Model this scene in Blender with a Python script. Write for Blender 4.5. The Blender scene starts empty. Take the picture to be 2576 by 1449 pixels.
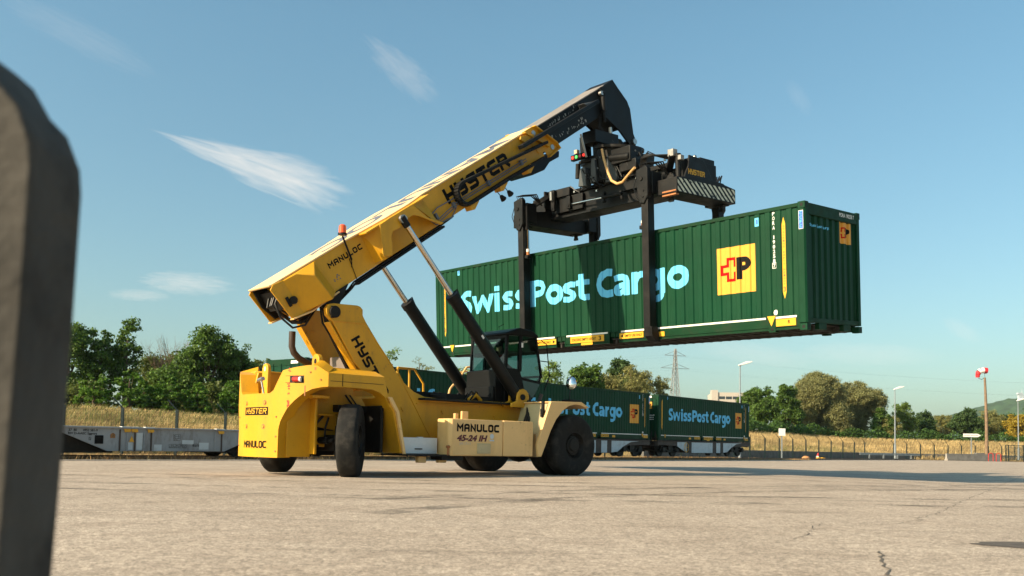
import bpy, bmesh, math, random
from math import sin, cos, pi, radians, sqrt
from mathutils import Vector, Matrix
random.seed(7)
S = bpy.context.scene
COL = S.collection
# ------------------------------------------------------------------ camera
CAM_PITCH, CAM_ROLL, CAM_H = .0584, .0202, .7102
cd = bpy.data.cameras.new('camera'); cam = bpy.data.objects.new('camera', cd); COL.objects.link(cam)
cd.sensor_width = 36; cd.lens = 32.24; cd.shift_y = .10155; cd.clip_start = .1; cd.clip_end = 20000
_rx = Matrix.Rotation(CAM_PITCH, 3, 'X'); _c, _s = cos(CAM_ROLL), sin(CAM_ROLL)
_r, _u, _f = _rx @ Vector((_c, 0, _s)), _rx @ Vector((-_s, 0, _c)), _rx @ Vector((0, 1, 0))
cam.matrix_world = Matrix(((_r.x, _u.x, -_f.x, 0), (_r.y, _u.y, -_f.y, 0), (_r.z, _u.z, -_f.z, CAM_H), (0, 0, 0, 1)))
cd.dof.use_dof = True; cd.dof.focus_distance = 24; cd.dof.aperture_fstop = 2.8
S.camera = cam
# ------------------------------------------------------------------ light
SUN_EL, SUN_AZ = radians(30), radians(-120)           # azimuth clockwise from +Y: the sun stands to the left, a little behind the camera
sl = bpy.data.lights.new('sun', 'SUN'); sl.energy = 5.0; sl.angle = radians(.53); sl.color = (1, .80, .56)
sun = bpy.data.objects.new('sun', sl); COL.objects.link(sun)
_to = Vector((sin(SUN_AZ) * cos(SUN_EL), cos(SUN_AZ) * cos(SUN_EL), sin(SUN_EL)))
sun.rotation_euler = (-_to).to_track_quat('-Z', 'Y').to_euler(); sun.location = (-40, 0, 40)
S.view_settings.view_transform = 'Standard'; S.view_settings.look = 'None'
S.view_settings.gamma = 1; S.view_settings.exposure = .88
S.cycles.max_bounces = 8; S.cycles.transparent_max_bounces = 16
try: S.cycles.use_denoising = True
except Exception: pass
# ------------------------------------------------------------------ sky
W = bpy.data.worlds.new('World'); S.world = W; W.use_nodes = True
wn = W.node_tree; wn.nodes.clear()
def N(nt, typ, **kw):
    n = nt.nodes.new(typ)
    for k, v in kw.items():
        if k == 'i':
            for a, b in v.items():
                try: n.inputs[a].default_value = b
                except Exception: n.inputs[a].default_value = (*b, 1)
        else: setattr(n, k, v)
    return n
def L(nt, a, b): nt.links.new(a, b)
def M(nt, op, a, b=None, c=None, clamp=False):
    n = nt.nodes.new('ShaderNodeMath'); n.operation = op; n.use_clamp = clamp
    for i, x in enumerate((a, b, c)):
        if x is None: continue
        if isinstance(x, (int, float)): n.inputs[i].default_value = x
        else: nt.links.new(x, n.inputs[i])
    return n.outputs[0]
def MIX(nt, fac, a, b, mode='MIX'):
    n = nt.nodes.new('ShaderNodeMix'); n.data_type = 'RGBA'; n.blend_type = mode
    for k, x in ((0, fac), (6, a), (7, b)):
        if isinstance(x, (int, float)): n.inputs[k].default_value = x
        elif isinstance(x, tuple): n.inputs[k].default_value = (*x[:3], 1)
        else: nt.links.new(x, n.inputs[k])
    return n.outputs[2]
sky = N(wn, 'ShaderNodeTexSky', sky_type='NISHITA', sun_disc=False, sun_elevation=SUN_EL, sun_rotation=SUN_AZ,
        altitude=200, air_density=1.0, dust_density=2.2, ozone_density=1.6)
tc = N(wn, 'ShaderNodeTexCoord')
sxyz = N(wn, 'ShaderNodeSeparateXYZ'); L(wn, tc.outputs['Generated'], sxyz.inputs[0])
elv = N(wn, 'ShaderNodeMapRange', i={1: 0., 2: .42, 3: 0, 4: 1}); L(wn, sxyz.outputs[2], elv.inputs[0])
skyc = MIX(wn, 1.0, sky.outputs[0], MIX(wn, elv.outputs[0], (.78, .86, .745), (.86, 1.12, .99)), 'MULTIPLY')   # summer haze: greyer low down
# a few thin clouds: each a soft patch round a direction, torn by noise
def cloud(dirv, along, rl, rs, amount, scale, seed, taper=0.0):
    d = Vector(dirv).normalized(); a = Vector(along); a = (a - a.dot(d) * d).normalized(); b = d.cross(a)
    def dot(v):
        n = N(wn, 'ShaderNodeVectorMath', operation='DOT_PRODUCT'); L(wn, tc.outputs['Generated'], n.inputs[0]); n.inputs[1].default_value = v
        return n.outputs['Value']
    s = M(wn, 'DIVIDE', dot(a), rl); t = dot(b)
    wid = M(wn, 'MAXIMUM', M(wn, 'MULTIPLY_ADD', s, taper * rs, rs), .002)
    t = M(wn, 'DIVIDE', t, wid)
    mp = N(wn, 'ShaderNodeCombineXYZ'); L(wn, M(wn, 'MULTIPLY_ADD', s, 1.2, seed), mp.inputs[0]); L(wn, M(wn, 'MULTIPLY', t, 1.9), mp.inputs[1])
    no = N(wn, 'ShaderNodeTexNoise', i={'Scale': scale, 'Detail': 7, 'Roughness': .58, 'Distortion': .5}); L(wn, mp.outputs[0], no.inputs['Vector'])
    r2 = M(wn, 'ADD', M(wn, 'MULTIPLY', s, s), M(wn, 'MULTIPLY', t, t))
    m = M(wn, 'SUBTRACT', 1.12, r2)
    m = M(wn, 'ADD', m, M(wn, 'MULTIPLY', M(wn, 'SUBTRACT', no.outputs[0], .5), 2.1))
    m = M(wn, 'MULTIPLY', m, .75, clamp=True)
    m = M(wn, 'MULTIPLY', M(wn, 'MULTIPLY', m, M(wn, 'GREATER_THAN', dot(d), 0)), M(wn, 'MULTIPLY', M(wn, 'SUBTRACT', 1.9, r2, clamp=True), amount), clamp=True)
    return m
SX = lambda x, y: tuple(_f + _r * ((x - 1288) / 2307) + _u * ((985.6 - y) / 2307))   # sky direction from the lens angles
clouds = [((640, 418), (430, 150), .092, .0195, .58, 1.5, 3.1, .72), ((1010, 175), (150, 130), .045, .016, .16, 2.0, 11.7, .2),
          ((470, 712), (300, 20), .045, .012, .33, 2.6, 23.0, .0), ((350, 742), (300, 10), .03, .006, .25, 2.6, 31.0, .0),
          ((1900, 890), (300, 40), .06, .012, .15, 3.0, 43.0, .0), ((2180, 890), (300, 10), .07, .012, .15, 3.0, 57.0, .0),
          ((2420, 830), (100, 60), .02, .008, .14, 3.0, 67.0, .0), ((200, 90), (300, 150), .07, .015, .07, 3.0, 77.0, .0), ((2010, 245), (40, 60), .02, .008, .06, 3.0, 87.0, .0)]
for (p, q, rl, rs, am, sc_, se, ta_) in clouds:
    d0 = Vector(SX(*p)); d1 = Vector(SX(p[0] + q[0], p[1] + q[1]))
    skyc = MIX(wn, cloud(d0, d1 - d0, rl, rs, am, sc_, se, ta_), skyc, (CLOUD := (6.2, 5.7, 5.1)))
bg = N(wn, 'ShaderNodeBackground', i={'Strength': .1}); L(wn, skyc, bg.inputs[0])
wo = N(wn, 'ShaderNodeOutputWorld'); L(wn, bg.outputs[0], wo.inputs[0])

# ------------------------------------------------------------------ materials
def mat(name, col, rough=.5, metal=0., var=.12, vscale=3., bump=0., bscale=40., spec=.5, dirt=None, dirt_amt=.0, dscale=1.5, coat=0., streak=0., island=0., trans=0., chips=0., chipcol=(.05, .03, .02)):
    m = bpy.data.materials.new(name); m.use_nodes = True; nt = m.node_tree
    bs = nt.nodes['Principled BSDF']; bs.inputs['Roughness'].default_value = rough; bs.inputs['Metallic'].default_value = metal
    bs.inputs['Specular IOR Level'].default_value = spec; bs.inputs['Coat Weight'].default_value = coat
    t = N(nt, 'ShaderNodeTexCoord'); o = t.outputs['Object']
    c = col
    if var:
        n = N(nt, 'ShaderNodeTexNoise', i={'Scale': vscale, 'Detail': 6, 'Roughness': .65}); L(nt, o, n.inputs['Vector'])
        r = N(nt, 'ShaderNodeMapRange', i={1: .3, 2: .7, 3: 1 - var, 4: 1 + var}); L(nt, n.outputs[0], r.inputs[0])
        c = MIX(nt, 1., tuple(col), r.outputs[0], 'MULTIPLY')
    if island:
        g = N(nt, 'ShaderNodeNewGeometry')
        r = N(nt, 'ShaderNodeMapRange', i={3: 1 - island, 4: 1 + island}); L(nt, g.outputs['Random Per Island'], r.inputs[0])
        c = MIX(nt, 1., c, r.outputs[0], 'MULTIPLY')
    if dirt:
        mp = N(nt, 'ShaderNodeMapping'); L(nt, o, mp.inputs[0])
        if streak: mp.inputs['Scale'].default_value = (1, 1, 1 - streak)
        n = N(nt, 'ShaderNodeTexNoise', i={'Scale': dscale, 'Detail': 8, 'Roughness': .7}); L(nt, mp.outputs[0], n.inputs['Vector'])
        r = N(nt, 'ShaderNodeMapRange', i={1: .5, 2: .72, 3: 0, 4: dirt_amt}); L(nt, n.outputs[0], r.inputs[0])
        c = MIX(nt, r.outputs[0], c, dirt)
        rr = N(nt, 'ShaderNodeMapRange', i={1: .45, 2: .75, 3: rough, 4: min(1, rough + .25)}); L(nt, n.outputs[0], rr.inputs[0]); L(nt, rr.outputs[0], bs.inputs['Roughness'])
    if chips:                                                # small stone chips and scuffs
        n = N(nt, 'ShaderNodeTexNoise', i={'Scale': 13., 'Detail': 9, 'Roughness': .75}); L(nt, o, n.inputs['Vector'])
        n2 = N(nt, 'ShaderNodeTexNoise', i={'Scale': .9, 'Detail': 3}); L(nt, o, n2.inputs['Vector'])
        r = N(nt, 'ShaderNodeMapRange', i={1: .63, 2: .67, 3: 0, 4: chips}); L(nt, M(nt, 'ADD', n.outputs[0], M(nt, 'MULTIPLY', M(nt, 'SUBTRACT', n2.outputs[0], .5), .22)), r.inputs[0])
        c = MIX(nt, r.outputs[0], c, chipcol)
    if isinstance(c, (tuple, list)): bs.inputs['Base Color'].default_value = (*c[:3], 1)
    else: L(nt, c, bs.inputs['Base Color'])
    if bump:
        n = N(nt, 'ShaderNodeTexNoise', i={'Scale': bscale, 'Detail': 4}); L(nt, o, n.inputs['Vector'])
        b = N(nt, 'ShaderNodeBump', i={'Strength': bump, 'Distance': .02}); L(nt, n.outputs[0], b.inputs['Height']); L(nt, b.outputs[0], bs.inputs['Normal'])
    if trans:
        tl = N(nt, 'ShaderNodeBsdfTranslucent'); L(nt, bs.inputs['Base Color'].links[0].from_socket, tl.inputs[0])
        ms = N(nt, 'ShaderNodeMixShader', i={0: trans}); L(nt, bs.outputs[0], ms.inputs[1]); L(nt, tl.outputs[0], ms.inputs[2])
        L(nt, ms.outputs[0], nt.nodes['Material Output'].inputs[0])
    return m
def glass(name, col, alpha=.35, rough=.03):
    m = bpy.data.materials.new(name); m.use_nodes = True; nt = m.node_tree; nt.nodes.remove(nt.nodes['Principled BSDF'])
    g = N(nt, 'ShaderNodeBsdfGlossy', i={'Roughness': rough, 'Color': (.9, .95, .95)}); t = N(nt, 'ShaderNodeBsdfTransparent', i={'Color': col})
    f = N(nt, 'ShaderNodeLayerWeight', i={'Blend': .5}); ms = N(nt, 'ShaderNodeMixShader')
    L(nt, M(nt, 'MULTIPLY_ADD', M(nt, 'POWER', f.outputs[1], 4), .6, alpha * .15, clamp=True), ms.inputs[0]); L(nt, t.outputs[0], ms.inputs[1]); L(nt, g.outputs[0], ms.inputs[2])
    L(nt, ms.outputs[0], nt.nodes['Material Output'].inputs[0]); return m
def emis(name, col, st):
    m = bpy.data.materials.new(name); m.use_nodes = True; b = m.node_tree.nodes['Principled BSDF']
    b.inputs['Base Color'].default_value = (*col, 1); b.inputs['Emission Color'].default_value = (*col, 1); b.inputs['Emission Strength'].default_value = st; return m
RUST = (.10, .045, .02)
m_yel = mat('yellow_paint', (.60, .30, .012), .42, var=.10, vscale=1.2, dirt=(.30, .17, .04), dirt_amt=.5, dscale=1.6, streak=.8, chips=.55, chipcol=(.16, .08, .03), bump=.02, bscale=9, spec=.35)
m_tan = mat('faded_cream_paint', (.74, .47, .19), .5, var=.08, vscale=1.5, dirt=(.45, .27, .11), dirt_amt=.5, dscale=1.8, streak=.8, chips=.5, chipcol=(.2, .11, .05), bump=.015, bscale=9)
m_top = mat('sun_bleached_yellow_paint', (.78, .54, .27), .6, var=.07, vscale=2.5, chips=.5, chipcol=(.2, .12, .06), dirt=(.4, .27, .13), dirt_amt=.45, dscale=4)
m_blk = mat('black_paint', (.007, .0075, .008), .42, var=.25, vscale=2, dirt=(.02, .018, .016), dirt_amt=.45, dscale=2.2, bump=.03, bscale=14, spec=.2)
m_blk2 = mat('worn_black_paint', (.007, .007, .0072), .5, var=.3, vscale=3, dirt=(.032, .028, .024), dirt_amt=.55, dscale=3, bump=.04, bscale=18, spec=.2)
m_mbk = mat('matt_black_panel', (.0045, .0048, .005), .5, var=.2, spec=.15)
m_dark = mat('greasy_dark_metal', (.007, .0065, .006), .55, var=.4, vscale=4, dirt=(.035, .028, .02), dirt_amt=.6, dscale=5, spec=.25)
m_hose = mat('black_rubber_hose', (.008, .008, .008), .45, var=.1, spec=.35)
m_rub = mat('tyre_rubber', (.013, .013, .0128), .8, var=.25, vscale=5, dirt=(.06, .054, .046), dirt_amt=.7, dscale=3, bump=.06, bscale=60, spec=.2)
m_chr = mat('chromed_steel', (.62, .6, .57), .12, metal=1, var=.05)
m_stl = mat('bare_steel', (.45, .44, .42), .35, metal=1, var=.15, dirt=RUST, dirt_amt=.5)
m_chk = mat('checker_plate_aluminium', (.70, .72, .74), .4, metal=.3, var=.06, bump=.5, bscale=55)
m_ink = mat('black_vinyl', (.006, .006, .0065), .6, var=.0, spec=.1)
m_mar = mat('maroon_vinyl', (.10, .008, .015), .5, var=0)
m_gry = mat('grey_vinyl', (.11, .12, .15), .6, var=.15, vscale=6)
m_wht = mat('white_paint', (.75, .74, .70), .5, var=.05)
m_red = mat('red_plastic', (.55, .02, .015), .3, var=.05)
m_org = mat('orange_lens', (.75, .10, .02), .25, var=.03)
m_ltred = emis('red_lamp', (.9, .03, .015), .6); m_ltgrn = emis('green_lamp', (.05, .6, .1), .5)
m_yvin = mat('yellow_vinyl', (.68, .35, .028), .5, var=.08, spec=.2)
m_rustor = mat('rusty_orange_metal', (.35, .13, .04), .7, var=.35, vscale=8)
m_gls = glass('cab_glass', (.26, .42, .39)); m_mir = mat('mirror_glass', (.8, .82, .85), .03, metal=1, var=0)
m_tanhose = mat('tan_rubber_hose', (.62, .36, .14), .5, var=.12, vscale=8)

# ------------------------------------------------------------------ mesh tools
class MB:
    def __init__(s): s.v, s.f, s.m = [], [], []
    def add(s, vs, fs, mi=0):
        k = len(s.v); s.v += [tuple(v) for v in vs]; s.f += [tuple(i + k for i in f) for f in fs]; s.m += [mi] * len(fs); return s
    def box(s, x0, x1, y0, y1, z0, z1, mi=0, xf=None):
        vs = [(x, y, z) for x in (x0, x1) for y in (y0, y1) for z in (z0, z1)]
        if xf: vs = [xf(*v) for v in vs]
        return s.add(vs, [(0, 1, 3, 2), (4, 6, 7, 5), (0, 4, 5, 1), (2, 3, 7, 6), (0, 2, 6, 4), (1, 5, 7, 3)], mi)
    def prism(s, poly, c0, c1, mp=None, mi=0):            # poly of (p,q), extruded from c0 to c1; mp(p,q,c)->xyz, default (p,c,q)
        mp = mp or (lambda p, q, c: (p, c, q)); n = len(poly)
        vs = [mp(p, q, c0) for p, q in poly] + [mp(p, q, c1) for p, q in poly]
        return s.add(vs, [tuple(range(n)), tuple(range(2 * n - 1, n - 1, -1))] + [(i, i + n, (i + 1) % n + n, (i + 1) % n) for i in range(n)], mi)
    def tube(s, path, r, n=8, mi=0, cap=True):
        P = [Vector(p) for p in path]; k = len(P); rs = r if isinstance(r, (list, tuple)) else [r] * k
        t0 = (P[1] - P[0]).normalized(); up = Vector((0, 0, 1)) if abs(t0.z) < .9 else Vector((1, 0, 0)); nrm = (up - up.dot(t0) * t0).normalized()
        vs = []
        for i in range(k):
            t = ((P[min(i + 1, k - 1)] - P[max(i - 1, 0)])).normalized(); nrm = (nrm - nrm.dot(t) * t).normalized(); b = t.cross(nrm)
            vs += [P[i] + (nrm * cos(2 * pi * j / n) + b * sin(2 * pi * j / n)) * rs[i] for j in range(n)]
        fs = [(i * n + j, i * n + (j + 1) % n, (i + 1) * n + (j + 1) % n, (i + 1) * n + j) for i in range(k - 1) for j in range(n)]
        if cap: fs += [tuple(range(n - 1, -1, -1)), tuple(range((k - 1) * n, k * n))]
        return s.add(vs, fs, mi)
    def bar(s, a, b, w, h, mi=0, up=(0, 0, 1)):            # rectangular bar between two points
        a, b = Vector(a), Vector(b); t = (b - a).normalized(); up = Vector(up); up = (up - up.dot(t) * t)
        up = up.normalized() if up.length > 1e-4 else Vector((1, 0, 0)); sd = t.cross(up)
        vs = [p + sd * (i * w / 2) + up * (j * h / 2) for p in (a, b) for i, j in ((-1, -1), (1, -1), (1, 1), (-1, 1))]
        return s.add(vs, [(0, 3, 2, 1), (4, 5, 6, 7), (0, 1, 5, 4), (1, 2, 6, 5), (2, 3, 7, 6), (3, 0, 4, 7)], mi)
    def lathe(s, prof, n=40, mp=None, mi=0, closed=False):       # prof of (r, h); axis y by default
        mp = mp or (lambda x, z, h: (x, h, z)); k = len(prof); vs = []
        for i in range(n):
            a = 2 * pi * i / n
            vs += [mp(r * cos(a), r * sin(a), h) for r, h in prof]
        fs = [(i * k + j, i * k + j + 1, ((i + 1) % n) * k + j + 1, ((i + 1) % n) * k + j) for i in range(n) for j in range(k - 1)]
        if closed: fs += [(i * k + k - 1, i * k, ((i + 1) % n) * k, ((i + 1) % n) * k + k - 1) for i in range(n)]
        return s.add(vs, fs, mi)
    def ball(s, c, r, n=10, mi=0, sx=1, sy=1, sz=1):
        vs, fs = [], []
        for i in range(n + 1):
            th = pi * i / n
            for j in range(2 * n): ph = pi * j / n; vs.append((c[0] + r * sx * sin(th) * cos(ph), c[1] + r * sy * sin(th) * sin(ph), c[2] + r * sz * cos(th)))
        for i in range(n):
            for j in range(2 * n): fs.append((i * 2 * n + j, i * 2 * n + (j + 1) % (2 * n), (i + 1) * 2 * n + (j + 1) % (2 * n), (i + 1) * 2 * n + j))
        return s.add(vs, fs, mi)
    def build(s, name, mats, parent=None, bevel=0, smooth=True, fix=True, ang=35):
        me = bpy.data.meshes.new(name); me.from_pydata(s.v, [], s.f); mats = mats if isinstance(mats, (list, tuple)) else [mats]
        for m in mats: me.materials.append(m)
        if len(mats) > 1: me.polygons.foreach_set('material_index', s.m)
        if fix:
            bm = bmesh.new(); bm.from_mesh(me); bmesh.ops.recalc_face_normals(bm, faces=bm.faces); bm.to_mesh(me); bm.free()
        if smooth:
            me.polygons.foreach_set('use_smooth', [True] * len(me.polygons)); me.set_sharp_from_angle(angle=radians(ang))
        me.update(); o = bpy.data.objects.new(name, me); COL.objects.link(o)
        if parent: o.parent = parent
        if bevel:
            b = o.modifiers.new('bevel', 'BEVEL'); b.width = bevel; b.segments = 2; b.limit_method = 'ANGLE'; b.angle_limit = radians(40); b.harden_normals = False
        return o
def tag(o, label=None, cat=None, group=None, kind=None):
    if label: o['label'] = label
    if cat: o['category'] = cat
    if group: o['group'] = group
    if kind: o['kind'] = kind
    return o
def thing(name, loc=(0, 0, 0), rz=0., label=None, cat=None, group=None):
    o = bpy.data.objects.new(name, None); COL.objects.link(o); o.location = loc; o.rotation_euler = (0, 0, rz); o.empty_display_size = .3
    return tag(o, label, cat, group)
def copy_tree(o, parent=None):
    c = o.copy(); COL.objects.link(c); c.parent = parent
    for ch in list(o.children): copy_tree(ch, c)
    return c
# lettering --------------------------------------------------------------
GL = {'H': (.7, [[(0, 0), (0, 1)], [(.7, 0), (.7, 1)], [(.0, .5), (.7, .5)]]),
 'Y': (.7, [[(0, 1), (0, .6), (.12, .46), (.7, .46)], [(.7, 1), (.7, .12), (.58, 0), (.2, 0)]]),
 'S': (.7, [[(.7, 1), (.12, 1), (0, .88), (0, .63), (.12, .5), (.58, .5), (.7, .38), (.7, .12), (.58, 0), (0, 0)]]),
 'T': (.66, [[(0, 1), (.66, 1)], [(.33, 1), (.33, 0)]]),
 'E': (.66, [[(.66, 1), (.12, 1), (0, .88), (0, .12), (.12, 0), (.66, 0)], [(0, .5), (.6, .5)]]),
 'R': (.7, [[(0, 0), (0, 1), (.58, 1), (.7, .88), (.7, .62), (.58, .5), (0, .5)], [(.42, .5), (.7, 0)]]),
 'M': (.86, [[(0, 0), (0, 1), (.43, .42), (.86, 1), (.86, 0)]]),
 'A': (.7, [[(0, 0), (0, .86), (.14, 1), (.56, 1), (.7, .86), (.7, 0)], [(0, .42), (.7, .42)]]),
 'N': (.7, [[(0, 0), (0, 1), (.7, 0), (.7, 1)]]),
 'U': (.7, [[(0, 1), (0, .14), (.14, 0), (.56, 0), (.7, .14), (.7, 1)]]),
 'L': (.58, [[(0, 1), (0, .12), (.1, 0), (.58, 0)]]),
 'O': (.7, [[(.3, 1), (.14, 1), (0, .86), (0, .14), (.14, 0), (.56, 0), (.7, .14), (.7, .86), (.56, 1), (.3, 1)]]),
 'C': (.66, [[(.66, 1), (.14, 1), (0, .86), (0, .14), (.14, 0), (.66, 0)]])}
def strokes(mb, word, mp, length, height, wt=.2, gap=.34, mi=0, slant=0.):      # stroke lettering, mp(x,y,lift)->xyz
    x = 0; items = []
    for ch in word:
        w, ps = GL[ch]; items.append((x, ps)); x += w + gap
    total = x - gap + wt; k = length / total; hy = height / (1 + wt); lift = 0
    for x0, ps in items:
        for pl in ps:
            P = [Vector(((x0 + px + wt / 2) * k + slant * (py + wt / 2) * hy, (py + wt / 2) * hy)) for px, py in pl]; n = len(P); lw, rw = [], []; hw = wt / 2 * min(k, hy)
            for i in range(n):
                d1 = (P[i] - P[i - 1]).normalized() if i else None; d2 = (P[i + 1] - P[i]).normalized() if i < n - 1 else None
                d = ((d1 or d2) + (d2 or d1)); d = d.normalized() if d.length > 1e-5 else (d1 or d2); nn = Vector((-d.y, d.x))
                sc = 1 / max(.45, abs(nn.dot(Vector((-(d2 or d1).y, (d2 or d1).x))))); e = Vector((0, 0))
                if i == 0: e = -d * hw * .98
                if i == n - 1: e = d * hw * .98
                lw.append(P[i] + nn * hw * sc + e); rw.append(P[i] - nn * hw * sc + e)
            lift += .0004
            mb.add([mp(p.x, p.y, lift) for p in lw + rw], [(i, i + 1, n + i + 1, n + i) for i in range(n - 1)], mi)
def text2d(txt, bold=0., spacing=1., shear=0.):           # flat outline lettering as (verts, faces) in units of cap height
    cu = bpy.data.curves.new('txt', 'FONT'); cu.body = txt; cu.size = 1; cu.offset = bold; cu.space_character = spacing; cu.shear = shear; cu.fill_mode = 'FRONT'; cu.resolution_u = 4
    o = bpy.data.objects.new('txt', cu); COL.objects.link(o); dg = bpy.context.evaluated_depsgraph_get()
    me = bpy.data.meshes.new_from_object(o.evaluated_get(dg)); vs = [(v.co.x, v.co.y) for v in me.vertices]; fs = [tuple(p.vertices) for p in me.polygons]
    bpy.data.objects.remove(o); bpy.data.curves.remove(cu); bpy.data.meshes.remove(me)
    return vs, fs
def put_text(mb, txt, mp, length=None, height=None, mi=0, **kw):   # fits the lettering to length x height, mp(x,y)->xyz
    vs, fs = text2d(txt, **kw); x0 = min(v[0] for v in vs); x1 = max(v[0] for v in vs); y0 = min(v[1] for v in vs); y1 = max(v[1] for v in vs)
    ky = height / (y1 - y0); kx = length / (x1 - x0) if length else ky
    mb.add([mp((x - x0) * kx, (y - y0) * ky) for x, y in vs], fs, mi)
# ------------------------------------------------------------------ layout: the track runs from near left to far right
TA = .9026; TO = Vector((9.2374, 57.6097, 0)); TD = Vector((cos(TA), sin(TA), 0)); TN = Vector((-sin(TA), cos(TA), 0)); TSL = .0047
def tp(t, o, z=0.): return TO + TD * t + TN * o + Vector((0, 0, z))     # along the track, across it (away from the yard), height
# ------------------------------------------------------------------ ground
def mat_pavement():
    m = bpy.data.materials.new('worn_asphalt'); m.use_nodes = True; nt = m.node_tree; bs = nt.nodes['Principled BSDF']; bs.inputs['Roughness'].default_value = .85
    bs.inputs['Specular IOR Level'].default_value = .25
    o = N(nt, 'ShaderNodeTexCoord').outputs['Object']
    def noise(sc, det=5, ro=.6, vec=o, dist=0.):
        n = N(nt, 'ShaderNodeTexNoise', i={'Scale': sc, 'Detail': det, 'Roughness': ro, 'Distortion': dist}); L(nt, vec, n.inputs['Vector']); return n.outputs[0]
    def rng(x, a, b, c, d):
        r = N(nt, 'ShaderNodeMapRange', i={1: a, 2: b, 3: c, 4: d}); L(nt, x, r.inputs[0]); return r.outputs[0]
    def chan(x): s_ = N(nt, 'ShaderNodeSeparateColor'); L(nt, x, s_.inputs[0]); return s_.outputs[0]
    c = MIX(nt, rng(noise(.45, 8, .72), .36, .64, 0, 1), (.305, .25, .198), (.385, .322, .26))
    c = MIX(nt, rng(noise(1.7, 6, .7, dist=.6), .52, .74, 0, .42), c, (.165, .125, .092))
    # oil drips, tyre scuffs: stretched dark streaks in the direction of traffic
    mp = N(nt, 'ShaderNodeMapping', i={'Rotation': (0, 0, .06), 'Scale': (.16, 1.25, 1)}); L(nt, o, mp.inputs[0])
    c = MIX(nt, rng(noise(.9, 7, .62, mp.outputs[0], .8), .56, .70, 0, .5), c, (.14, .115, .09))
    # stone chips in the binder
    v = N(nt, 'ShaderNodeTexVoronoi', i={'Scale': 75.}); L(nt, o, v.inputs['Vector'])
    c = MIX(nt, .75, c, MIX(nt, 1., c, rng(chan(v.outputs['Color']), 0, 1, .42, 1.6), 'MULTIPLY'))
    v2 = N(nt, 'ShaderNodeTexVoronoi', i={'Scale': 22.}); L(nt, o, v2.inputs['Vector'])
    c = MIX(nt, .6, c, MIX(nt, 1., c, rng(chan(v2.outputs['Color']), 0, 1, .68, 1.32), 'MULTIPLY'))
    c = MIX(nt, rng(noise(9, 5, .75), .58, .74, 0, .45), c, (.16, .14, .115))
    L(nt, c, bs.inputs['Base Color'])
    b = N(nt, 'ShaderNodeBump', i={'Strength': .55, 'Distance': .006}); L(nt, M(nt, 'ADD', noise(130, 3), M(nt, 'MULTIPLY', noise(28, 4), .6)), b.inputs['Height']); L(nt, b.outputs[0], bs.inputs['Normal'])
    return m
m_pave = mat_pavement()
m_crack = mat('bitumen_crack_filler', (.095, .08, .064), .9, var=.4, vscale=9)
m_soil = mat('dry_soil', (.22, .16, .10), .95, var=.3, vscale=1.5, bump=.5, bscale=12)
m_bal = mat('railway_ballast', (.20, .155, .11), .95, var=.45, vscale=16, bump=.9, bscale=26, dirt=(.10, .07, .045), dirt_amt=.7, dscale=4)
m_rail = mat('rusty_rail_steel', (.11, .065, .04), .6, var=.3, vscale=9)
m_conc = mat('weathered_concrete', (.34, .31, .27), .85, var=.2, vscale=1.2, bump=.2, bscale=30, dirt=(.09, .08, .07), dirt_amt=.75, dscale=1.1, streak=.75)
m_concd = mat('dark_stained_concrete', (.13, .125, .115), .85, var=.25, vscale=1.2, bump=.2, bscale=30, dirt=(.05, .047, .045), dirt_amt=.7, dscale=1.1)
m_bank = mat('embankment_soil_with_straw', (.30, .20, .075), .95, var=.35, vscale=.7, bump=.5, bscale=5, dirt=(.16, .15, .04), dirt_amt=.7, dscale=.35)
def quadsheet(name, pts, m, kind='structure'):
    o = MB().add(pts, [tuple(range(len(pts)))]).build(name, m, smooth=False); return tag(o, kind=kind)
quadsheet('ground', [(-9000, -2000, -.12), (9000, -2000, -.12), (9000, 9000, -.12), (-9000, 9000, -.12)], m_soil)
kerb_o = -1.15
pv = [tp(-95, kerb_o), tp(40, kerb_o), tp(61, kerb_o), Vector((75, 112.5, 0)), Vector((160, 118, 0)), Vector((160, -20, 0)), Vector((-75, -20, 0))]
pave = quadsheet('pavement', [tuple(p) for p in pv], m_pave)
# cracks and patched joints in the paving, lying 4 mm proud of it
def crack(path, w, name='pavement_crack', jag=.05):
    pts = []
    for i in range(len(path) - 1):
        a, b = Vector(path[i]), Vector(path[i + 1]); n = max(2, int((b - a).length / .12))
        for k in range(n): pts.append(a.lerp(b, k / n) + Vector((random.uniform(-jag, jag), random.uniform(-jag, jag))))
    pts.append(Vector(path[-1])); vs, fs = [], []
    for i, p in enumerate(pts):
        d = (pts[min(i + 1, len(pts) - 1)] - pts[max(i - 1, 0)]); d = d.normalized() if d.length > 1e-6 else Vector((1, 0)); n = Vector((-d.y, d.x)) * w * random.uniform(.25, 1.1)
        vs += [(p.x + n.x, p.y + n.y, .004), (p.x - n.x, p.y - n.y, .004)]
    fs = [(2 * i, 2 * i + 1, 2 * i + 3, 2 * i + 2) for i in range(len(pts) - 1)]
    return MB().add(vs, fs).build(name, m_crack, pave, smooth=False, fix=False)
crack([(21, 37.5), (15.29, 27.86), (11.29, 21.27), (8.52, 16.68), (6.69, 13.71), (5.18, 11.17), (4.37, 9.92), (3.89, 9.23), (3.52, 9.14), (3.05, 9.03), (2.29, 7.44)], .006)
crack([(2.7, 6.7), (2.36, 5.82), (2.21, 5.38), (2.0, 4.5), (2.3, 3.2)], .011, jag=.03)
crack([(-2.9, 8.8), (-2.2, 8.9), (-1.7, 9.3)], .004); crack([(-.3, 7.2), (.5, 7.1), (1.0, 7.3)], .006)
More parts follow.
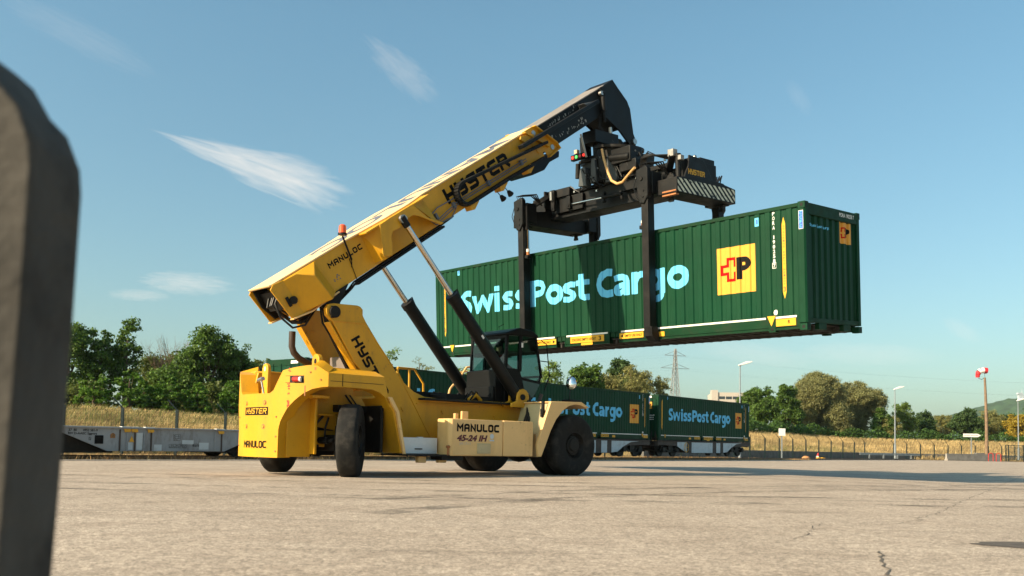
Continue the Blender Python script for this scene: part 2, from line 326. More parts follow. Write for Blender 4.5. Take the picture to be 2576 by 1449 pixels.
crack([(5.2, 12.1), (7.5, 12.0), (9.5, 12.4)], .005); crack([(2.2, 10.4), (3.4, 10.2), (4.0, 10.3)], .004); crack([(-6, 16.2), (-3, 15.4), (-.5, 15.9), (2, 15.2), (4, 15.8)], .007, jag=.09)
mb = MB(); prng = random.Random(4); ring = []
for i in range(22):
    a = 2 * pi * i / 22; r = prng.uniform(.8, 1.1); ring.append((4.25 + .62 * r * cos(a), 7.33 + .27 * r * sin(a), .004))
mb.add(ring, [tuple(range(22))]); mb.build('pavement_patch', mat('tar_patch', (.075, .062, .052), .9, var=.55, vscale=14, bump=.7, bscale=30), pave, smooth=False)
m_tm = mat('tyre_mark', (.06, .052, .045), .9, var=.3); nt = m_tm.node_tree; bs = nt.nodes['Principled BSDF']; o_ = N(nt, 'ShaderNodeTexCoord').outputs['Object']
no = N(nt, 'ShaderNodeTexNoise', i={'Scale': 1.3, 'Detail': 7, 'Roughness': .7}); L(nt, o_, no.inputs['Vector']); r_ = N(nt, 'ShaderNodeMapRange', i={1: .42, 2: .68, 3: 0, 4: .5}); L(nt, no.outputs[0], r_.inputs[0]); L(nt, r_.outputs[0], bs.inputs['Alpha'])
for cx, cy, r, a0, a1 in ((-2, 44, 26, -2.2, -.9), (-2, 44, 27.6, -2.2, -.95), (14, 2, 17, 1.5, 2.7), (14, 2, 18.4, 1.45, 2.6), (-20, 30, 19, -1.1, .1), (24, 40, 22, -2.7, -1.7), (24, 40, 24.1, -2.7, -1.75), (0, 60, 46, -1.75, -1.3), (0, 60, 47.7, -1.75, -1.32)):
    n = 60; vs = [(cx + (r + e) * cos(a0 + (a1 - a0) * i / n), cy + (r + e) * sin(a0 + (a1 - a0) * i / n), .002) for i in range(n + 1) for e in (-.2, .2)]
    MB().add(vs, [(2 * i, 2 * i + 1, 2 * i + 3, 2 * i + 2) for i in range(n)]).build('tyre_mark', m_tm, pave, smooth=False)
# concrete edge strip between paving and ballast, the ballast bed and the rails
mb = MB()
for t0 in range(-95, 60, 3): a, b = tp(t0, kerb_o + .012), tp(t0 + 2.98, kerb_o + .012); mb.bar(a + TN * .14 + Vector((0, 0, -.075)), b + TN * .14 + Vector((0, 0, -.075)), .26, .2)
tag(mb.build('kerb', m_conc, bevel=.008), kind='structure')
vs, fs = [], []; rg = random.Random(3)
for i in range(161):
    t = -95 + i
    for o, z in ((kerb_o + .3, -.05), (kerb_o + .9, -.02), (.4, -.02), (2.2, -.02), (3.6, -.04), (9.2, -.05)): vs.append(tuple(tp(t, o, z + rg.uniform(-.03, .03))))
fs = [(i * 6 + j, i * 6 + j + 1, i * 6 + j + 7, i * 6 + j + 6) for i in range(160) for j in range(5)]
tag(MB().add(vs, fs).build('ballast_bed', m_bal, fix=True), kind='structure')
mb = MB()
for o in (.53, 1.97):
    for t in range(-95, 61, 4): mb.bar(tp(t, o, .04 + TSL * 0), tp(t + 4, o, .04), .07, .14)
tag(mb.build('railway_track', m_rail, smooth=False), kind='structure')
# embankment: rises behind the fence
def bank_z(t, o):
    h = 2.1 + .0165 * max(0, min(72, t + 22)); s = max(0, min(1, (o - 9.6) / 15.)); s = s * (1.3 - .3 * s)
    return -.02 + h * s + .12 * sin(t * .7 + o) * s
vs, fs = [], []; na, nb = 90, 18
for i in range(na + 1):
    t = -110 + i * 4.0
    for j in range(nb + 1):
        o = 9.3 + j * 1.2 if j < 14 else 9.3 + 13 * 1.2 + (j - 13) * 9
        vs.append(tuple(tp(t, o, bank_z(t, o))))
fs = [(i * (nb + 1) + j, i * (nb + 1) + j + 1, (i + 1) * (nb + 1) + j + 1, (i + 1) * (nb + 1) + j) for i in range(na) for j in range(nb)]
tag(MB().add(vs, fs).build('embankment', m_bank), kind='structure')

# ------------------------------------------------------------------ container
CL, CW_, CH = 13.716, 2.5, 2.896; HX = CL / 2; NX = 48; PER = 13.32 / NX
m_grn = mat('green_container_paint', (.0016, .037, .0155), .5, var=.22, vscale=.6, dirt=(.012, .062, .028), dirt_amt=.55, dscale=1.4, streak=.85, spec=.14, bump=.45, bscale=1.7, chips=.35, chipcol=(.03, .022, .014))
m_grd = mat('dark_green_rail_paint', (.0018, .031, .011), .5, var=.15, vscale=2, dirt=(.03, .03, .02), dirt_amt=.5, dscale=3, spec=.14)
m_und = mat('underside_steel', (.025, .022, .018), .7, var=.3, vscale=3)
m_lbl = mat('light_blue_vinyl', (.13, .50, .78), .5, var=.05, spec=.15)
m_logo = mat('post_yellow_vinyl', (.70, .33, .045), .5, var=.05, spec=.2)
m_lred = mat('post_red_vinyl', (.55, .004, .004), .6, var=0, spec=.08)
m_tape = mat('reflective_tape', (.72, .70, .66), .35, var=.15, vscale=6)
def yprof(x):
    p = ((x + 6.66) % PER) / PER
    return -1.236 + .026 * (0 if p < .42 else (p - .42) / .09 if p < .51 else 1 if p < .91 else (1 - p) / .09)
BRK = [-6.66 + (k + q) * PER for k in range(NX) for q in (0, .42, .51, .91)] + [6.66]
def drape(vs, fs, eps, name, m, parent):                       # flat (x,z) lettering laid onto the ribs
    bm = bmesh.new(); vv = [bm.verts.new((x, 0, z)) for x, z in vs]
    for f in fs:
        try: bm.faces.new([vv[i] for i in f])
        except ValueError: pass
    lo, hi = min(v[0] for v in vs), max(v[0] for v in vs)
    for b in BRK:
        if lo < b < hi: bmesh.ops.bisect_plane(bm, geom=bm.verts[:] + bm.edges[:] + bm.faces[:], dist=1e-5, plane_co=(b, 0, 0), plane_no=(1, 0, 0))
    for v in bm.verts: v.co.y = yprof(v.co.x) - eps
    me = bpy.data.meshes.new(name); bm.to_mesh(me); bm.free(); me.materials.append(m)
    o = bpy.data.objects.new(name, me); COL.objects.link(o); o.parent = parent; return o
def txt(t, x, z, length, height, **kw):
    vs, fs = text2d(t, **kw); x0 = min(v[0] for v in vs); x1 = max(v[0] for v in vs); y0 = min(v[1] for v in vs); y1 = max(v[1] for v in vs)
    return [(x + (a - x0) / (x1 - x0) * length, z + (b - y0) / (y1 - y0) * height) for a, b in vs], fs
# the big words are drawn as heavy strokes (polyline, half width), turned into one outline on a grid that follows the ribs
SS = [(.50, 1.77), (.33, 1.79), (.17, 1.765), (.10, 1.70), (.15, 1.635), (.29, 1.585), (.42, 1.525), (.455, 1.46), (.39, 1.39), (.25, 1.365), (.05, 1.385)]
def ring(cx, cz, rx, rz): return [(cx + rx * cos(2 * pi * k / 24), cz + rz * sin(2 * pi * k / 24)) for k in range(25)]
WORDS = [([(-4.98, 1.96), (-5.15, 1.98), (-5.32, 1.95), (-5.42, 1.85), (-5.39, 1.75), (-5.25, 1.68), (-5.12, 1.61), (-5.035, 1.52), (-5.06, 1.42), (-5.17, 1.375), (-5.33, 1.375), (-5.50, 1.41)], .092), ([(-4.86, 1.90), (-4.68, 1.36), (-4.42, 1.82), (-4.17, 1.36), (-3.98, 1.90)], .085),
 ([(-3.72, 1.285), (-3.72, 1.87)], .115), ([(-3.72, 1.925), (-3.72, 2.08)], .115), ([(x - 3.5, z) for x, z in SS], .08), ([(x - 2.93, z) for x, z in SS], .08), ([(-2.12, 1.285), (-2.12, 2.06)], .115), ([(-2.12, 1.97), (-1.86, 1.97), (-1.70, 1.93), (-1.645, 1.82), (-1.70, 1.70), (-1.86, 1.645), (-2.12, 1.645)], .09),
 (ring(-1.2, 1.577, .25, .197), .1), ([(x - .87, z) for x, z in SS], .08), ([(-.105, 1.42), (-.105, 2.04)], .105), ([(-.34, 1.795), (.19, 1.795)], .075), ([(-.115, 1.5), (-.10, 1.41), (.0, 1.37), (.19, 1.375)], .085),
 ([(1.04, 1.95), (.88, 1.968), (.70, 1.92), (.585, 1.80), (.55, 1.67), (.585, 1.54), (.70, 1.42), (.88, 1.377), (1.06, 1.40)], .1), ([(1.565, 1.285), (1.565, 1.68)], .105), ([(1.13, 1.755), (1.28, 1.79), (1.42, 1.785), (1.53, 1.74), (1.575, 1.62)], .083), ([(1.5, 1.57), (1.33, 1.56), (1.20, 1.51), (1.165, 1.44), (1.22, 1.375), (1.33, 1.36), (1.48, 1.42)], .075),
 ([(1.845, 1.285), (1.845, 1.87)], .105), ([(1.87, 1.60), (1.95, 1.74), (2.06, 1.785), (2.19, 1.785)], .085), ([(2.755, 1.22), (2.755, 1.87)], .105), (ring(2.52, 1.58, .195, .20), .09), ([(2.755, 1.3), (2.735, 1.17), (2.62, 1.095), (2.45, 1.085), (2.3, 1.11)], .085), (ring(3.265, 1.58, .25, .2), .1)]
def big_lettering(parent):
    import numpy as np
    xs = sorted(set([round(-5.62 + .019 * k, 4) for k in range(490)] + [b for b in BRK if -5.62 < b < 3.68])); zs = [.98 + .019 * k for k in range(60)]
    X, Zg = np.meshgrid(np.array(xs), np.array(zs), indexing='ij'); D = np.full(X.shape, 9.)
    for pl, r in WORDS:
        n = len(pl) - 1; closed = pl[0] == pl[-1]; dd = np.full(X.shape, 9.)
        for i in range(n):
            (ax, az), (bx, bz) = pl[i], pl[i + 1]; ex, ez = bx - ax, bz - az; l2 = ex * ex + ez * ez; t = ((X - ax) * ex + (Zg - az) * ez) / l2; tc_ = np.clip(t, 0, 1)
            d = np.hypot(X - ax - tc_ * ex, Zg - az - tc_ * ez) - r; ln = l2 ** .5
            if i == 0 and not closed: d = np.maximum(d, -t * ln)
            if i == n - 1 and not closed: d = np.maximum(d, (t - 1) * ln)
            dd = np.minimum(dd, d)
        if pl[0] == (-4.86, 1.90): dd = np.maximum(dd, np.maximum(Zg - 1.87, 1.287 - Zg))
        D = np.minimum(D, dd)
    vs, fs = [], []
    def pt(x, z): vs.append((x, yprof(x) - .004, z)); return len(vs) - 1
    for i in range(len(xs) - 1):
        xm = (xs[i] + xs[i + 1]) / 2; run = None
        for j in range(len(zs) - 1):
            c4 = [(xs[i], zs[j], D[i, j]), (xs[i + 1], zs[j], D[i + 1, j]), (xs[i + 1], zs[j + 1], D[i + 1, j + 1]), (xs[i], zs[j + 1], D[i, j + 1])]; full = all(q[2] < 0 for q in c4)
            if full: run = zs[j] if run is None else run; continue
            if run is not None: fs.append((pt(xs[i], run), pt(xs[i + 1], run), pt(xs[i + 1], zs[j]), pt(xs[i], zs[j]))); run = None
            if all(q[2] >= 0 for q in c4): continue
            po = []
            for k in range(4):
                a, b = c4[k], c4[(k + 1) % 4]
                if a[2] < 0: po.append((a[0], a[1]))
                if (a[2] < 0) != (b[2] < 0): t = a[2] / (a[2] - b[2]); po.append((a[0] + (b[0] - a[0]) * t, a[1] + (b[1] - a[1]) * t))
            if len(po) > 2: fs.append(tuple(pt(*q) for q in po))
    return MB().add(vs, fs).build('lettering', m_lbl, parent, smooth=False, fix=False)
def cross_p(x, z, w, h):                                        # the outlined cross (strips) of the emblem
    mb = []; q = .032 * w; P = [(.46, .60), (.46, .745), (.29, .745), (.29, .60), (.12, .60), (.12, .435), (.29, .435), (.29, .29), (.46, .29), (.46, .435)]
    vs, fs = [], []
    for (a, b), (c, d) in zip(P, P[1:]):
        X0, X1 = sorted((a, c)); Z0, Z1 = sorted((b, d)); k = len(vs); hx = q / w; hz = q / h
        vs += [(x + (X0 - hx) * w, z + (Z0 - hz) * h), (x + (X1 + hx) * w, z + (Z0 - hz) * h), (x + (X1 + hx) * w, z + (Z1 + hz) * h), (x + (X0 - hx) * w, z + (Z1 + hz) * h)]; fs.append((k, k + 1, k + 2, k + 3))
    # staggered seams: shrink the horizontals so that no two strips overlap
    for i in range(len(P) - 1):
        if abs(P[i][1] - P[i + 1][1]) < 1e-6:
            for j in range(4):
                vx, vz = vs[i * 4 + j]; mid = x + (P[i][0] + P[i + 1][0]) / 2 * w; sg = 1 if vx > mid else -1; vs[i * 4 + j] = (vx - sg * 2 * q, vz)
    return vs, fs
def make_container(name, label, group):
    c = thing(name, label=label, cat='shipping container', group=group); M_GRN = m_grn
    mb = MB()                                                    # near and far ribbed sides
    for sg in (1, -1):
        k = len(mb.v); vs = [(x, sg * yprof(x), z) for x in BRK for z in (.335, 2.79)]
        mb.add(vs, [(2 * i, 2 * i + 2, 2 * i + 3, 2 * i + 1) for i in range(len(BRK) - 1)])
    mb.build('side_panel', m_grn, c, smooth=False, fix=False)
    mb = MB()                                                    # roof: ribbed sheet
    n = 60; vs = []
    for i in range(n + 1):
        x = -6.7 + 13.4 * i / n
        for y in (-1.2, 1.2): vs.append((x, y, 2.86 + (.012 if i % 2 else 0)))
    mb.add(vs, [(2 * i, 2 * i + 1, 2 * i + 3, 2 * i + 2) for i in range(n)]); mb.build('roof', m_grn, c, smooth=False)
    for sg in (-1, 1):
        y0, y1 = sorted((sg * 1.247, sg * 1.17)); mb = MB(); mb.box(-6.68, 6.68, y0, y1, 2.785, 2.875)
        mb.build('top_rail', m_grd, c, bevel=.008)
        mb = MB(); xs = [-6.68, -1.12, -.79, .93, 1.27, 6.68]    # bottom side rail, open at the grapple pockets
        for a, b in zip(xs, xs[1:]):
            if b - a < .4: continue
            mb.box(a, b, *sorted((sg * 1.243, sg * 1.16)), .10, .325); mb.box(a, b, *sorted((sg * 1.249, sg * 1.10)), .035, .075); mb.box(a, b, *sorted((sg * 1.225, sg * 1.2)), .072, .103)
            mb.box(a, a + .035, *sorted((sg * 1.252, sg * 1.12)), .03, .34); mb.box(b - .035, b, *sorted((sg * 1.252, sg * 1.12)), .03, .34)
        for a, b in ((-1.12, -.79), (.93, 1.27)): mb.box(a, b, *sorted((sg * 1.21, sg * 1.14)), .20, .325); mb.box((a + b) / 2 - .012, (a + b) / 2 + .012, *sorted((sg * 1.23, sg * 1.2)), .15, .33)
        mb.build('bottom_rail', m_grd, c, smooth=False)
        for ex in (-1, 1):                                       # corner posts, castings, 40-foot stacking castings
            mb = MB(); X = ex * HX; poly = [(X, sg * 1.10), (X, sg * 1.215), (X - ex * .035, sg * 1.25), (X - ex * .19, sg * 1.25), (X - ex * .19, sg * 1.20), (X - ex * .06, sg * 1.20), (X - ex * .05, sg * 1.1)]
            mb.prism(poly, .17, 2.74, lambda p, q, cc: (p, q, cc)); mb.build('corner_post', m_grn, c, smooth=False)
            for z0, z1 in ((0, .15), (2.746, 2.896)):
                mb = MB(); x0, x1 = sorted((X, X - ex * .178)); y0, y1 = sorted((sg * 1.25, sg * 1.09)); mb.box(x0, x1, y0, y1, z0, z1)
                zc = (z0 + z1) / 2; mb.box(*sorted((X - ex * .05, X - ex * .12)), *sorted((sg * 1.2535, sg * 1.249)), zc - .035, zc + .035, 1); mb.box(*sorted((X - ex * .001, X + ex * .0035)), *sorted((sg * 1.2, sg * 1.14)), zc - .035, zc + .035, 1)
                mb.build('corner_casting', [m_grn, m_dark], c, bevel=.01)
            mb = MB(); mb.box(ex * 5.97 - .09, ex * 5.97 + .09, *sorted((sg * 1.256, sg * 1.1)), -.01, .14); mb.box(ex * 5.97 - .035, ex * 5.97 + .035, *sorted((sg * 1.26, sg * 1.25)), .03, .10, 1); mb.build('stacking_casting', [m_grd, m_dark], c, bevel=.006)
    # end walls
    for ex in (-1, 1):
        mb = MB(); ys = []; n = 8; w = 2.1 / n
        for k in range(n):
            for q, d in ((0, 0), (.42, 0), (.55, .045), (.87, .045)): ys.append((-1.05 + (k + q) * w, d))
        ys.append((1.05, 0)); vs = [(ex * (HX - .035 - d), y, z) for y, d in ys for z in (.27, 2.62)]
        if ex == 1: mb.add(vs, [(2 * i, 2 * i + 2, 2 * i + 3, 2 * i + 1) for i in range(len(ys) - 1)])
        else:
            mb.box(-HX + .02, -HX + .06, -1.05, -.006, .2, 2.66); mb.box(-HX + .02, -HX + .06, .006, 1.05, .2, 2.66)
            for y in (-.8, -.3, .3, .8): mb.tube([(-HX - .01, y, .16), (-HX - .01, y, 2.7)], .017, 6)
        mb.build('end_wall' if ex == 1 else 'end_door', m_grn, c, smooth=False)
        mb = MB(); mb.box(*sorted((ex * (HX - .002), ex * (HX - .09))), -1.1, 1.1, 2.61, 2.872); mb.build('end_header', m_grd, c, bevel=.008); mb = MB(); mb.box(*sorted((ex * (HX - .006), ex * (HX - .1))), -1.1, 1.1, .17, .275)
        for y in (-.72, .38): mb.box(*sorted((ex * (HX - .01), ex * (HX - .12))), y, y + .34, .02, .17)
        mb.build('end_sill', m_grd, c, bevel=.008)
    mb = MB(); mb.box(-6.65, 6.65, -1.15, 1.15, .14, .17)        # floor, cross members, gooseneck beams
    for k in range(44): x = -6.5 + 13.0 * k / 43; mb.box(x - .03, x + .03, -1.12, 1.12, .02, .142)
    for y in (-.52, .52): mb.box(-6.6, 6.6, y - .04, y + .04, .005, .13)
    mb.build('floor_frame', m_und, c, smooth=False)
    # lettering and decals, only on the face towards the yard
    big_lettering(c)
    sq = lambda x0, x1, z0, z1: ([(x0, z0), (x1, z0), (x1, z1), (x0, z1)], [(0, 1, 2, 3)])
    drape(*sq(4.47, 5.54, .995, 2.12), .003, 'emblem_panel', m_logo, c)
    drape(*cross_p(4.47, .995, 1.07, 1.125), .005, 'emblem_cross', m_lred, c)
    drape(*txt('P', 4.47 + .515 * 1.07, .995 + .285 * 1.125, .37 * 1.07, .475 * 1.125, bold=.05), .005, 'emblem_letter', m_ink, c)
    for x, z0, z1 in ((-6.36, .66, 2.61), (6.29, .74, 2.62)):
        sp = drape([(x - .045, z0 + .16), (x, z0), (x + .045, z0 + .16), (x + .045, z1 - .16), (x, z1), (x - .045, z1 - .16)], [(0, 1, 2, 3, 4, 5)], .003, 'stacking_mark', m_yvin, c)
        vs, fs = [], []
        for k, ch in enumerate('STACKING EMPTY HEIGHT'):
            if ch == ' ': continue
            a, b = txt(ch, x - .018, z1 - .24 - k * .066, .036, .045); n0 = len(vs); vs += a; fs += [tuple(i + n0 for i in f) for f in b]
        a, b = txt('3', x - .03, z0 + .17, .06, .11, bold=.02); n0 = len(vs); vs += a; fs += [tuple(i + n0 for i in f) for f in b]
        drape(vs, fs, .005, 'stacking_text', mat('brown_vinyl', (.16, .07, .02), .5, var=0) if 'brown_vinyl' not in bpy.data.materials else bpy.data.materials['brown_vinyl'], c)
    vs, fs = [], []
    for k, ch in enumerate('PORA 1902587'):
        if ch == ' ': continue
        a, b = txt(ch, 6.035 - (.03 if ch != '1' else .012), 2.69 - k * .109, .06 if ch != '1' else .024, .085, bold=.02); n0 = len(vs); vs += a; fs += [tuple(i + n0 for i in f) for f in b]
    z7 = 2.69 - 11 * .109
    for (x0, x1, za, zb) in ((5.98, 6.09, z7 - .025, z7 - .012), (5.98, 6.09, z7 + .097, z7 + .11), (5.98, 5.992, z7 - .012, z7 + .097), (6.078, 6.09, z7 - .012, z7 + .097)):
        n0 = len(vs); vs += [(x0, za), (x1, za), (x1, zb), (x0, zb)]; fs.append((n0, n0 + 1, n0 + 2, n0 + 3))
    drape(vs, fs, .004, 'serial_number', m_wht, c)
    for x, z in ((-5.63, 2.62), (5.6, 2.5)): drape(*sq(x - .055, x + .055, z, z + .2), .003, 'sticker', m_lbl, c); drape(*sq(x - .01, x + .03, z + .05, z + .16), .005, 'sticker_print', mat('blue_vinyl', (.03, .10, .45), .4, var=0) if 'blue_vinyl' not in bpy.data.materials else bpy.data.materials['blue_vinyl'], c)
    ring = [(6.05 + .06 * cos(2 * pi * k / 20), .45 + .06 * sin(2 * pi * k / 20)) for k in range(20)]; drape(ring, [tuple(range(20))], .003, 'round_sticker', m_wht, c)
    Y = -1.2435; mp = lambda dx, dz, e=0: (lambda x, z: (dx + x, Y - e, dz + z))
    for a, b in ((-6.5, -6.1), (-5.85, -1.2), (-.72, .86), (1.34, 5.8), (6.06, 6.6)): mb = MB(); mb.box(a, b, -1.247, -1.239, .300, .345); mb.build('reflective_strip', m_tape, c, smooth=False)
    for a, b, z0, z1 in ((-1.98, -1.14, .125, .275), (-.56, .73, .11, .29), (-.14, .30, .036, .10), (1.29, 2.12, .125, .275), (2.5, 2.82, .11, .23), (-2.75, -2.45, .11, .23), (6.07, 6.58, .12, .285)):
        mb = MB(); mb.add([(a, -1.2535, z0), (b, -1.2535, z0), (b, -1.2535, z1), (a, -1.2535, z1)], [(0, 1, 2, 3)]); mb.build('yellow_label', m_yvin, c, smooth=False)
    for x in (-5.99, 5.95): mb = MB(); mb.add([(x - .11, -1.2545, .37), (x, -1.2545, .13), (x + .11, -1.2545, .37)], [(0, 1, 2)]); mb.build('yellow_pointer', m_yvin, c, smooth=False)
    Y2 = -1.2555; mpt = lambda dx, dz: (lambda x, z: (dx + x, Y2, dz + z))
    for s_, x_, z_, l_, h_ in (('EMPTY USE ONLY', -1.94, .165, .58, .065), ('EMPTY USE ONLY', 1.48, .165, .6, .065), ('STACKING EMPTY HEIGHT', -.5, .16, .93, .075), ('3', .53, .135, .09, .125), ('R', 6.38, .17, .06, .08)):
        mb = MB(); put_text(mb, s_, mpt(x_, z_), l_, h_, bold=.02); mb.build('label_text', m_ink, c, smooth=False)
    for p3 in ([(-1.27, Y2, .15), (-1.18, Y2, .2), (-1.27, Y2, .25)], [(1.42, Y2, .15), (1.33, Y2, .2), (1.42, Y2, .25)]): mb = MB(); mb.add(p3, [(0, 1, 2)]); mb.build('label_arrow', m_ink, c, smooth=False)
    mb = MB(); yy = -1.2545
    mb.add([(6.70, yy, 2.27), (6.815, yy, 2.27), (6.815, yy, 2.69), (6.70, yy, 2.69)], [(0, 1, 2, 3)], 0); mb.add([(6.708, yy - .001, 2.28), (6.807, yy - .001, 2.28), (6.807, yy - .001, 2.68), (6.708, yy - .001, 2.68)], [(0, 1, 2, 3)], 1)
    for k, ch in enumerate('CCFC'): put_text(mb, ch, (lambda z0: (lambda x, z: (6.728 + x, yy - .002, z0 + z)))(2.595 - k * .098), .058, .072, 2, bold=.02)
    mb.build('code_sticker', [m_wht, bpy.data.materials['blue_vinyl'], m_lbl], c, smooth=False)
    # right end: number, emblem, small lettering
    ex = HX + .0015; mp = lambda y0, z0: (lambda x, z: (ex, y0 + x, z0 + z))
    mb = MB(); put_text(mb, 'PORA 190258 7', mp(.28, 2.71), .68, .095, bold=.015); mb.build('end_number', m_wht, c, smooth=False)
    def endlay(vs, fs, eps, nm, m):                              # laid onto the end ribs
        bm = bmesh.new(); vv = [bm.verts.new((0, y, z)) for y, z in vs]
        for f in fs: bm.faces.new([vv[i] for i in f])
        w = 2.1 / 8; br = [-1.05 + (k + q) * w for k in range(8) for q in (0, .42, .55, .87)]
        for b in br: bmesh.ops.bisect_plane(bm, geom=bm.verts[:] + bm.edges[:] + bm.faces[:], dist=1e-5, plane_co=(0, b, 0), plane_no=(0, 1, 0))
        for v in bm.verts:
            p = ((v.co.y + 1.05) % w) / w; d = 0 if p <= .42 else (p - .42) / .13 if p < .55 else 1 if p < .87 else (1 - p) / .13; v.co.x = HX - .035 - .045 * d + eps
        me = bpy.data.meshes.new(nm); bm.to_mesh(me); bm.free(); me.materials.append(m); o = bpy.data.objects.new(nm, me); COL.objects.link(o); o.parent = c
    endlay(*sq(.33, .86, 2.10, 2.6), .003, 'end_emblem_panel', m_logo); endlay(*cross_p(.33, 2.10, .53, .5), .005, 'end_emblem_cross', m_lred)
    endlay(*txt('P', .33 + .515 * .53, 2.10 + .285 * .5, .37 * .53, .475 * .5, bold=.05), .005, 'end_emblem_letter', m_ink); endlay(*txt('Swiss Post Cargo', -1.0, 2.34, .88, .085, bold=.03), .004, 'end_lettering', m_lbl)
    # left (door) end: emblem and white plate on the right leaf as seen from outside
    xe = -HX + .0175; mp = lambda y0, z0, e: (lambda x, z: (xe - e, y0 - x, z0 + z))
    mb = MB(); rect = lambda y0, y1, z0, z1, e, mi: mb.add([(xe - e, y0, z0), (xe - e, y1, z0), (xe - e, y1, z1), (xe - e, y0, z1)], [(0, 1, 2, 3)], mi)
    rect(-.78, -.32, 1.98, 2.42, .004, 0); rect(-.76, -.32, 2.68, 2.80, .03, 3); rect(-.95, -.35, 1.55, 1.6, .004, 3); rect(-.9, -.35, 1.42, 1.47, .004, 3); rect(-.9, -.4, 1.29, 1.34, .004, 3)
    put_text(mb, 'P', mp(-.53, 2.1, .006), .2, .22, 1, bold=.05)
    vs, fs = cross_p(0, 0, .46, .44); mb.add([mp(-.32, 1.98, .006)(a, b) for a, b in vs], fs, 2)
    mb.build('door_emblem', [m_logo, m_ink, m_lred, m_wht], c, smooth=False)
    return c
CM = Matrix.Rotation(-.8421, 3, 'Z') @ Matrix.Rotation(.0121, 3, 'Y') @ Matrix.Rotation(.0642, 3, 'X'); CC = Vector((6.5783, 20.3942, 3.4371))
lifted = make_container('shipping_container', 'green container hanging level in the air in the grip of the machine', 'post containers of one design')
CBASE = CC + CM @ Vector((-HX, CW_ / 2, 0)); lifted.matrix_world = Matrix.Translation(CBASE) @ CM.to_4x4()
ct = []
for t0, lab in ((0., 'green container on the farthest wagon, last one at the right end of the train'), (-CL - 1.07, 'green container on the wagon seen just right of the big front wheel'), (-27.9, 'green container on the train mostly hidden behind the yellow machine')):
    c = copy_tree(lifted); c['label'] = lab; ct.append(c); SC = .935 if t0 < -20 else 1.; o = tp(t0 + HX * SC, 1.25, 1.232 + TSL * (t0 + HX)); c.matrix_world = Matrix.Translation(o) @ Matrix.Rotation(TA, 4, 'Z') @ Matrix.Rotation(-TSL, 4, 'Y') @ Matrix.Diagonal((SC, 1, 1, 1))
# ------------------------------------------------------------------ reach stacker, in its own frame: u forward, v to its left (far side), z up
VA = .745; VO = Vector((.22, 24.295, 0))
rs = thing('reach_stacker', VO, VA, 'big yellow container handler with raised boom carrying the green container', 'reach stacker')
TH = radians(35.2); BA = Vector((cos(TH), 0, sin(TH))); BB = Vector((-sin(TH), 0, cos(TH))); B0 = Vector((-7.6, 0, 3.93))
def bp(a, b, v=0.): p = B0 + BA * a + BB * b; return (p.x, v, p.z)
bmp = lambda a, b, v: bp(a, b, v)
def part(mb, name, m, parent=None, bevel=.012, **kw): return mb.build(name, m, parent or rs, bevel=bevel, **kw)
# --- wheels: the rear pair is steered
RAD, TW = .76, .44
def wheel(u, v, steer, side, near_rim=True):
    mb = MB(); w = TW / 2
    prof = [(.33, -w * .78), (.36, -w * .86), (.42, -w * .93), (.52, -w), (.62, -w * .99), (.69, -w * .93), (.735, -w * .82), (.752, -w * .70), (.76, -w * .4), (.76, w * .4), (.752, w * .70), (.735, w * .82), (.69, w * .93), (.62, w * .99), (.52, w), (.42, w * .93), (.36, w * .86), (.33, w * .78)]
    mb.lathe(prof, 72); ty = mb.build('wheel', m_rub, rs, smooth=True, ang=40)
    ty.location = (u, v, RAD - .018); ty.rotation_euler = (0, 0, steer)
    mb = MB(); s = side
    rp = [(.335, s * w * .80), (.35, s * w * .86), (.325, s * w * .86), (.30, s * w * .55), (.27, s * w * .42), (.235, s * w * .42), (.225, s * w * .62), (.15, s * w * .66), (.13, s * w * .8), (0.001, s * w * .82)]
    mb.lathe(rp, 40); mb.lathe([(.335, -s * w * .8), (.33, -s * w * .5), (.001, -s * w * .45)], 30)
    r = mb.build('rim', m_dark, ty, ang=30)
    mb = MB()
    for k in range(20):
        a = 2 * pi * k / 20; c = Vector((.262 * cos(a), s * w * .42, .262 * sin(a))); mb.tube([c, c + Vector((0, s * .035, 0))], .014, 6)
    mb.build('wheel_nuts', m_dark, ty)
    return ty
for v in (-1.83, -1.28, 1.28, 1.83): wheel(0, v, 0, -1 if v < 0 else 1)
wheel(-6.2, -1.52, radians(49), -1); wheel(-6.2, 1.5, radians(36), 1)
# --- axles and running gear seen through the rear arch
mb = MB(); mb.box(-6.34, -6.06, -1.1, 1.1, .52, .86); mb.box(-6.5, -5.9, -.4, .4, .42, .98); mb.tube([(-6.42, -1.2, .74), (-6.42, 1.2, .74)], .05); mb.tube([(-6.6, -.9, .62), (-6.6, .9, .62)], .035)
for s in (-1, 1): mb.box(-6.32, -6.08, s * 1.08, s * 1.24, .40, 1.05); mb.tube([(-6.45, s * .5, .74), (-6.45, s * 1.05, .74)], .075); mb.tube([(-6.2, s * 1.3, .76), (-6.2, s * 1.2, .76)], .22, 16)
part(mb, 'steer_axle', m_dark, bevel=.02)
mb = MB(); mb.tube([(0, -2.0, .76), (0, 2.0, .76)], .17, 14); mb.box(-.26, .26, -.8, .8, .45, 1.07); mb.ball((0, 0, .74), .46, 8)
part(mb, 'drive_axle', m_dark, bevel=.02)
